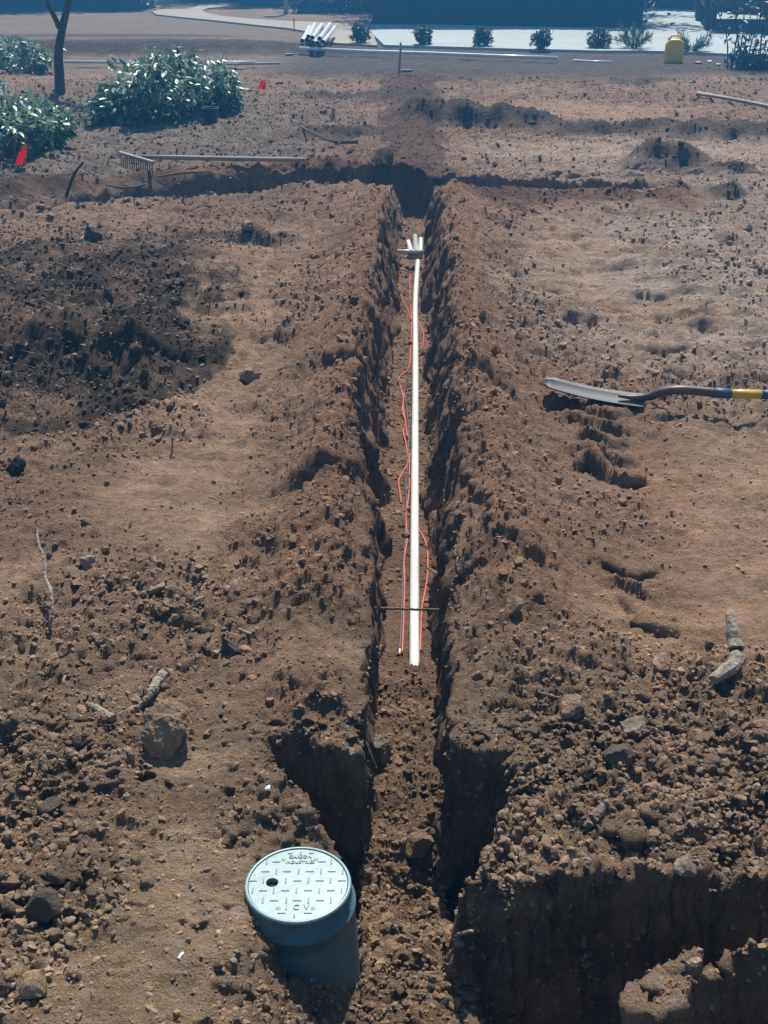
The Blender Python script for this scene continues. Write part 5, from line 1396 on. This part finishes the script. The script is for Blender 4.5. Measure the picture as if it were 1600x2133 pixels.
# ------------------------------------------------------------------ the truck on the road at the right
def build_truck():
    t = thing('pickup_truck', 'dark green pickup truck parked on the road at the right edge', 'truck', (7.30, 28.45, 0.045), R(-9))
    W = 0.86
    def ext(name, prof, x0, x1, mat, parent=t):
        n = len(prof); v = [(x0, y, z) for y, z in prof] + [(x1, y, z) for y, z in prof]
        f = [tuple(range(n)), tuple(reversed(range(n, 2 * n)))] + [(i, i + n, (i + 1) % n + n, (i + 1) % n) for i in range(n)]
        o = link(name, MB().add(v, f).mesh(name), mat, parent)
        bv = o.modifiers.new('bevel', 'BEVEL'); bv.width = 0.03; bv.segments = 2; bv.limit_method = 'ANGLE'
        return o
    def arch(yc, r, z0):
        return [(yc + r * math.cos(a), z0 + r * math.sin(a)) for a in [math.pi * k / 8 for k in range(9)]]
    # side profile, front of the truck towards -y
    lower = [(-2.5, 0.45), (-2.5, 0.88), (-2.42, 0.98), (-1.0, 1.08), (2.55, 1.08), (2.6, 0.5)] + arch(1.75, 0.42, 0.38) + [(1.3, 0.38), (-1.1, 0.38)] + arch(-1.55, 0.42, 0.38) + [(-2.0, 0.45)]
    ext('body', lower, -W, W, M['paint'])
    ext('cab', [(-0.95, 1.07), (-0.35, 1.68), (0.85, 1.70), (1.0, 1.07)], -0.76, 0.76, M['paint'])
    gl = MB().box((0, 0, 0), (1.30, 0.02, 0.66), Matrix.Rotation(R(-44), 3, 'X')); w_ = link('windscreen', gl.mesh('windscreen'), M['glass'], t); w_.location = (0, -0.68, 1.385)
    for s_ in (-1, 1):
        o = link('side_window', MB().add([(0, -0.62, 1.12), (0, -0.25, 1.60), (0, 0.72, 1.62), (0, 0.82, 1.12), (0.012 * s_, -0.62, 1.12), (0.012 * s_, -0.25, 1.60), (0.012 * s_, 0.72, 1.62), (0.012 * s_, 0.82, 1.12)], [(0, 1, 2, 3), (7, 6, 5, 4), (0, 4, 5, 1), (1, 5, 6, 2), (2, 6, 7, 3), (3, 7, 4, 0)]).mesh('side_window'), M['glass'], t)
        o.location = (0.758 * s_, 0, 0)
        d = link('door', MB().box((0.868 * s_, 0.1, 0.74), (0.02, 1.25, 0.60), None, 0.008).mesh('door'), M['paint'], t)
        link('handle', MB().box((0.886 * s_, 0.55, 0.93), (0.022, 0.14, 0.03), None, 0.006).mesh('handle'), M['chrome'], d)
        h = link('headlight', MB().box((0.62 * s_, -2.51, 0.80), (0.34, 0.05, 0.16), None, 0.015).mesh('headlight'), M['lamp'], t)
        mi = link('mirror', MB().box((0.98 * s_, -0.62, 1.18), (0.16, 0.09, 0.17), None, 0.02).mesh('mirror'), M['black_metal'], t)
        for yy in (-1.55, 1.75):
            tyre = MB(); tyre.lathe([(0.20, -0.10), (0.30, -0.115), (0.345, -0.095), (0.36, -0.05), (0.36, 0.05), (0.345, 0.095), (0.30, 0.115), (0.20, 0.10)], 32)
            wh = thing('wheel', None, None); wh.parent = t; wh.location = (0.80 * s_, yy, 0.36); wh.rotation_euler = (0, math.pi / 2, 0)
            link('tyre', tyre.mesh('tyre', True), M['tyre'], wh)
            rim = MB(); rim.lathe([(0.0, 0.07 * 1), (0.08, 0.075), (0.10, 0.04), (0.18, 0.03), (0.21, 0.09), (0.205, -0.09), (0.0, -0.06)], 24); link('rim', rim.mesh('rim', True), M['chrome'], wh)
    gr = link('grille', MB().box((0, -2.512, 0.80), (0.86, 0.03, 0.17), None, 0.008).mesh('grille'), M['black_metal'], t)
    for k in range(4): link('bar', MB().box((0, -2.532, 0.738 + 0.04 * k), (0.84, 0.012, 0.014)).mesh('bar'), M['chrome'], gr)
    link('bumper', MB().box((0, -2.58, 0.53), (1.76, 0.16, 0.17), None, 0.03).mesh('bumper'), M['black_metal'], t)
    link('chassis', MB().box((0, 0.05, 0.40), (1.0, 4.6, 0.16)).mesh('chassis'), M['black_metal'], t)


build_truck()

# ------------------------------------------------------------------ dry grass and dead leaves
def tufts(name, boxes, n, seed, hmin, hmax, label, mat):
    rg = np.random.default_rng(seed); V = []
    for (x0, y0, x1, y1, wgt) in boxes:
        k = int(n * wgt)
        x = rg.uniform(x0, x1, k); y = rg.uniform(y0, y1, k)
        g = fbm(x * 2.2, y * 2.2, seed, 3); m_ = g > rg.uniform(-.25, .5, k); x, y = x[m_], y[m_]
        z = land(x, y)[0]; h = rg.uniform(hmin, hmax, len(x)); a = rg.uniform(0, 6.28, len(x)); w = 0.0022 * np.maximum(1, y / 4)
        dx, dy = np.cos(a), np.sin(a); lx, ly = rg.normal(0, .9, len(x)) * h, rg.normal(0, .9, len(x)) * h
        p0 = np.stack([x - dx * w, y - dy * w, z - .003], 1); p1 = np.stack([x + dx * w, y + dy * w, z - .003], 1); p2 = np.stack([x + lx, y + ly, z + h], 1)
        V.append(np.stack([p0, p1, p2], 1).reshape(-1, 3))
    V = np.concatenate(V)
    return tag(link(name, np_mesh(name, V, np.arange(len(V)).reshape(-1, 3), False), mat), label, None, None, 'stuff')


tufts('dry_grass', [(-3.0, 4.4, -1.0, 7.6, 0.35), (-7, 9.3, -0.9, 16, 0.45), (0.6, 9.6, 6, 17, 0.2)], 20000, 130, 0.010, 0.040, 'thin dry grass on the dark sod and the waste ground behind', M['straw'])
rg = np.random.default_rng(140)
n = 2600
lx = np.concatenate([rg.uniform(-2.8, -0.85, n), rg.uniform(-6, 6, n)]); ly = np.concatenate([rg.uniform(4.1, 7.6, n), rg.uniform(9.8, 17, n)])
keep = fbm(lx * 1.7, ly * 1.7, 141) > rg.uniform(-.5, .4, 2 * n); lx, ly = lx[keep], ly[keep]
lz, lc, lr = land(lx, ly)
tag(leaf_cloud('leaf_litter', np.stack([lx, ly, lz + 0.008], 1), np.stack([rg.normal(size=len(lx)), rg.normal(size=len(lx)), rg.normal(0, .18, len(lx))], 1), 0.024, M['litter'], None, rg, 'quad', 0.15, 0.5), 'dead leaves and chips littering the ground', None, None, 'stuff')

# ------------------------------------------------------------------ blue haze volume added to imitate a lens veil
HAZE_DENSITY = 0.008
hz = MB().box((0, 30, 9.5), (130, 100, 25)).mesh('haze')
hm = bpy.data.materials.new('veil_haze'); hm.use_nodes = True; hnt = hm.node_tree; hnt.nodes.clear()
ho = hnt.nodes.new('ShaderNodeOutputMaterial'); hv = hnt.nodes.new('ShaderNodeVolumePrincipled')
hv.inputs['Color'].default_value = (0.10, 0.48, 1.0, 1); hv.inputs['Density'].default_value = HAZE_DENSITY; hv.inputs['Anisotropy'].default_value = 0.2
hnt.links.new(hv.outputs[0], ho.inputs['Volume'])
tag(link('haze', hz, hm), 'added thin blue haze standing in for a lens veil', None, None, 'stuff')
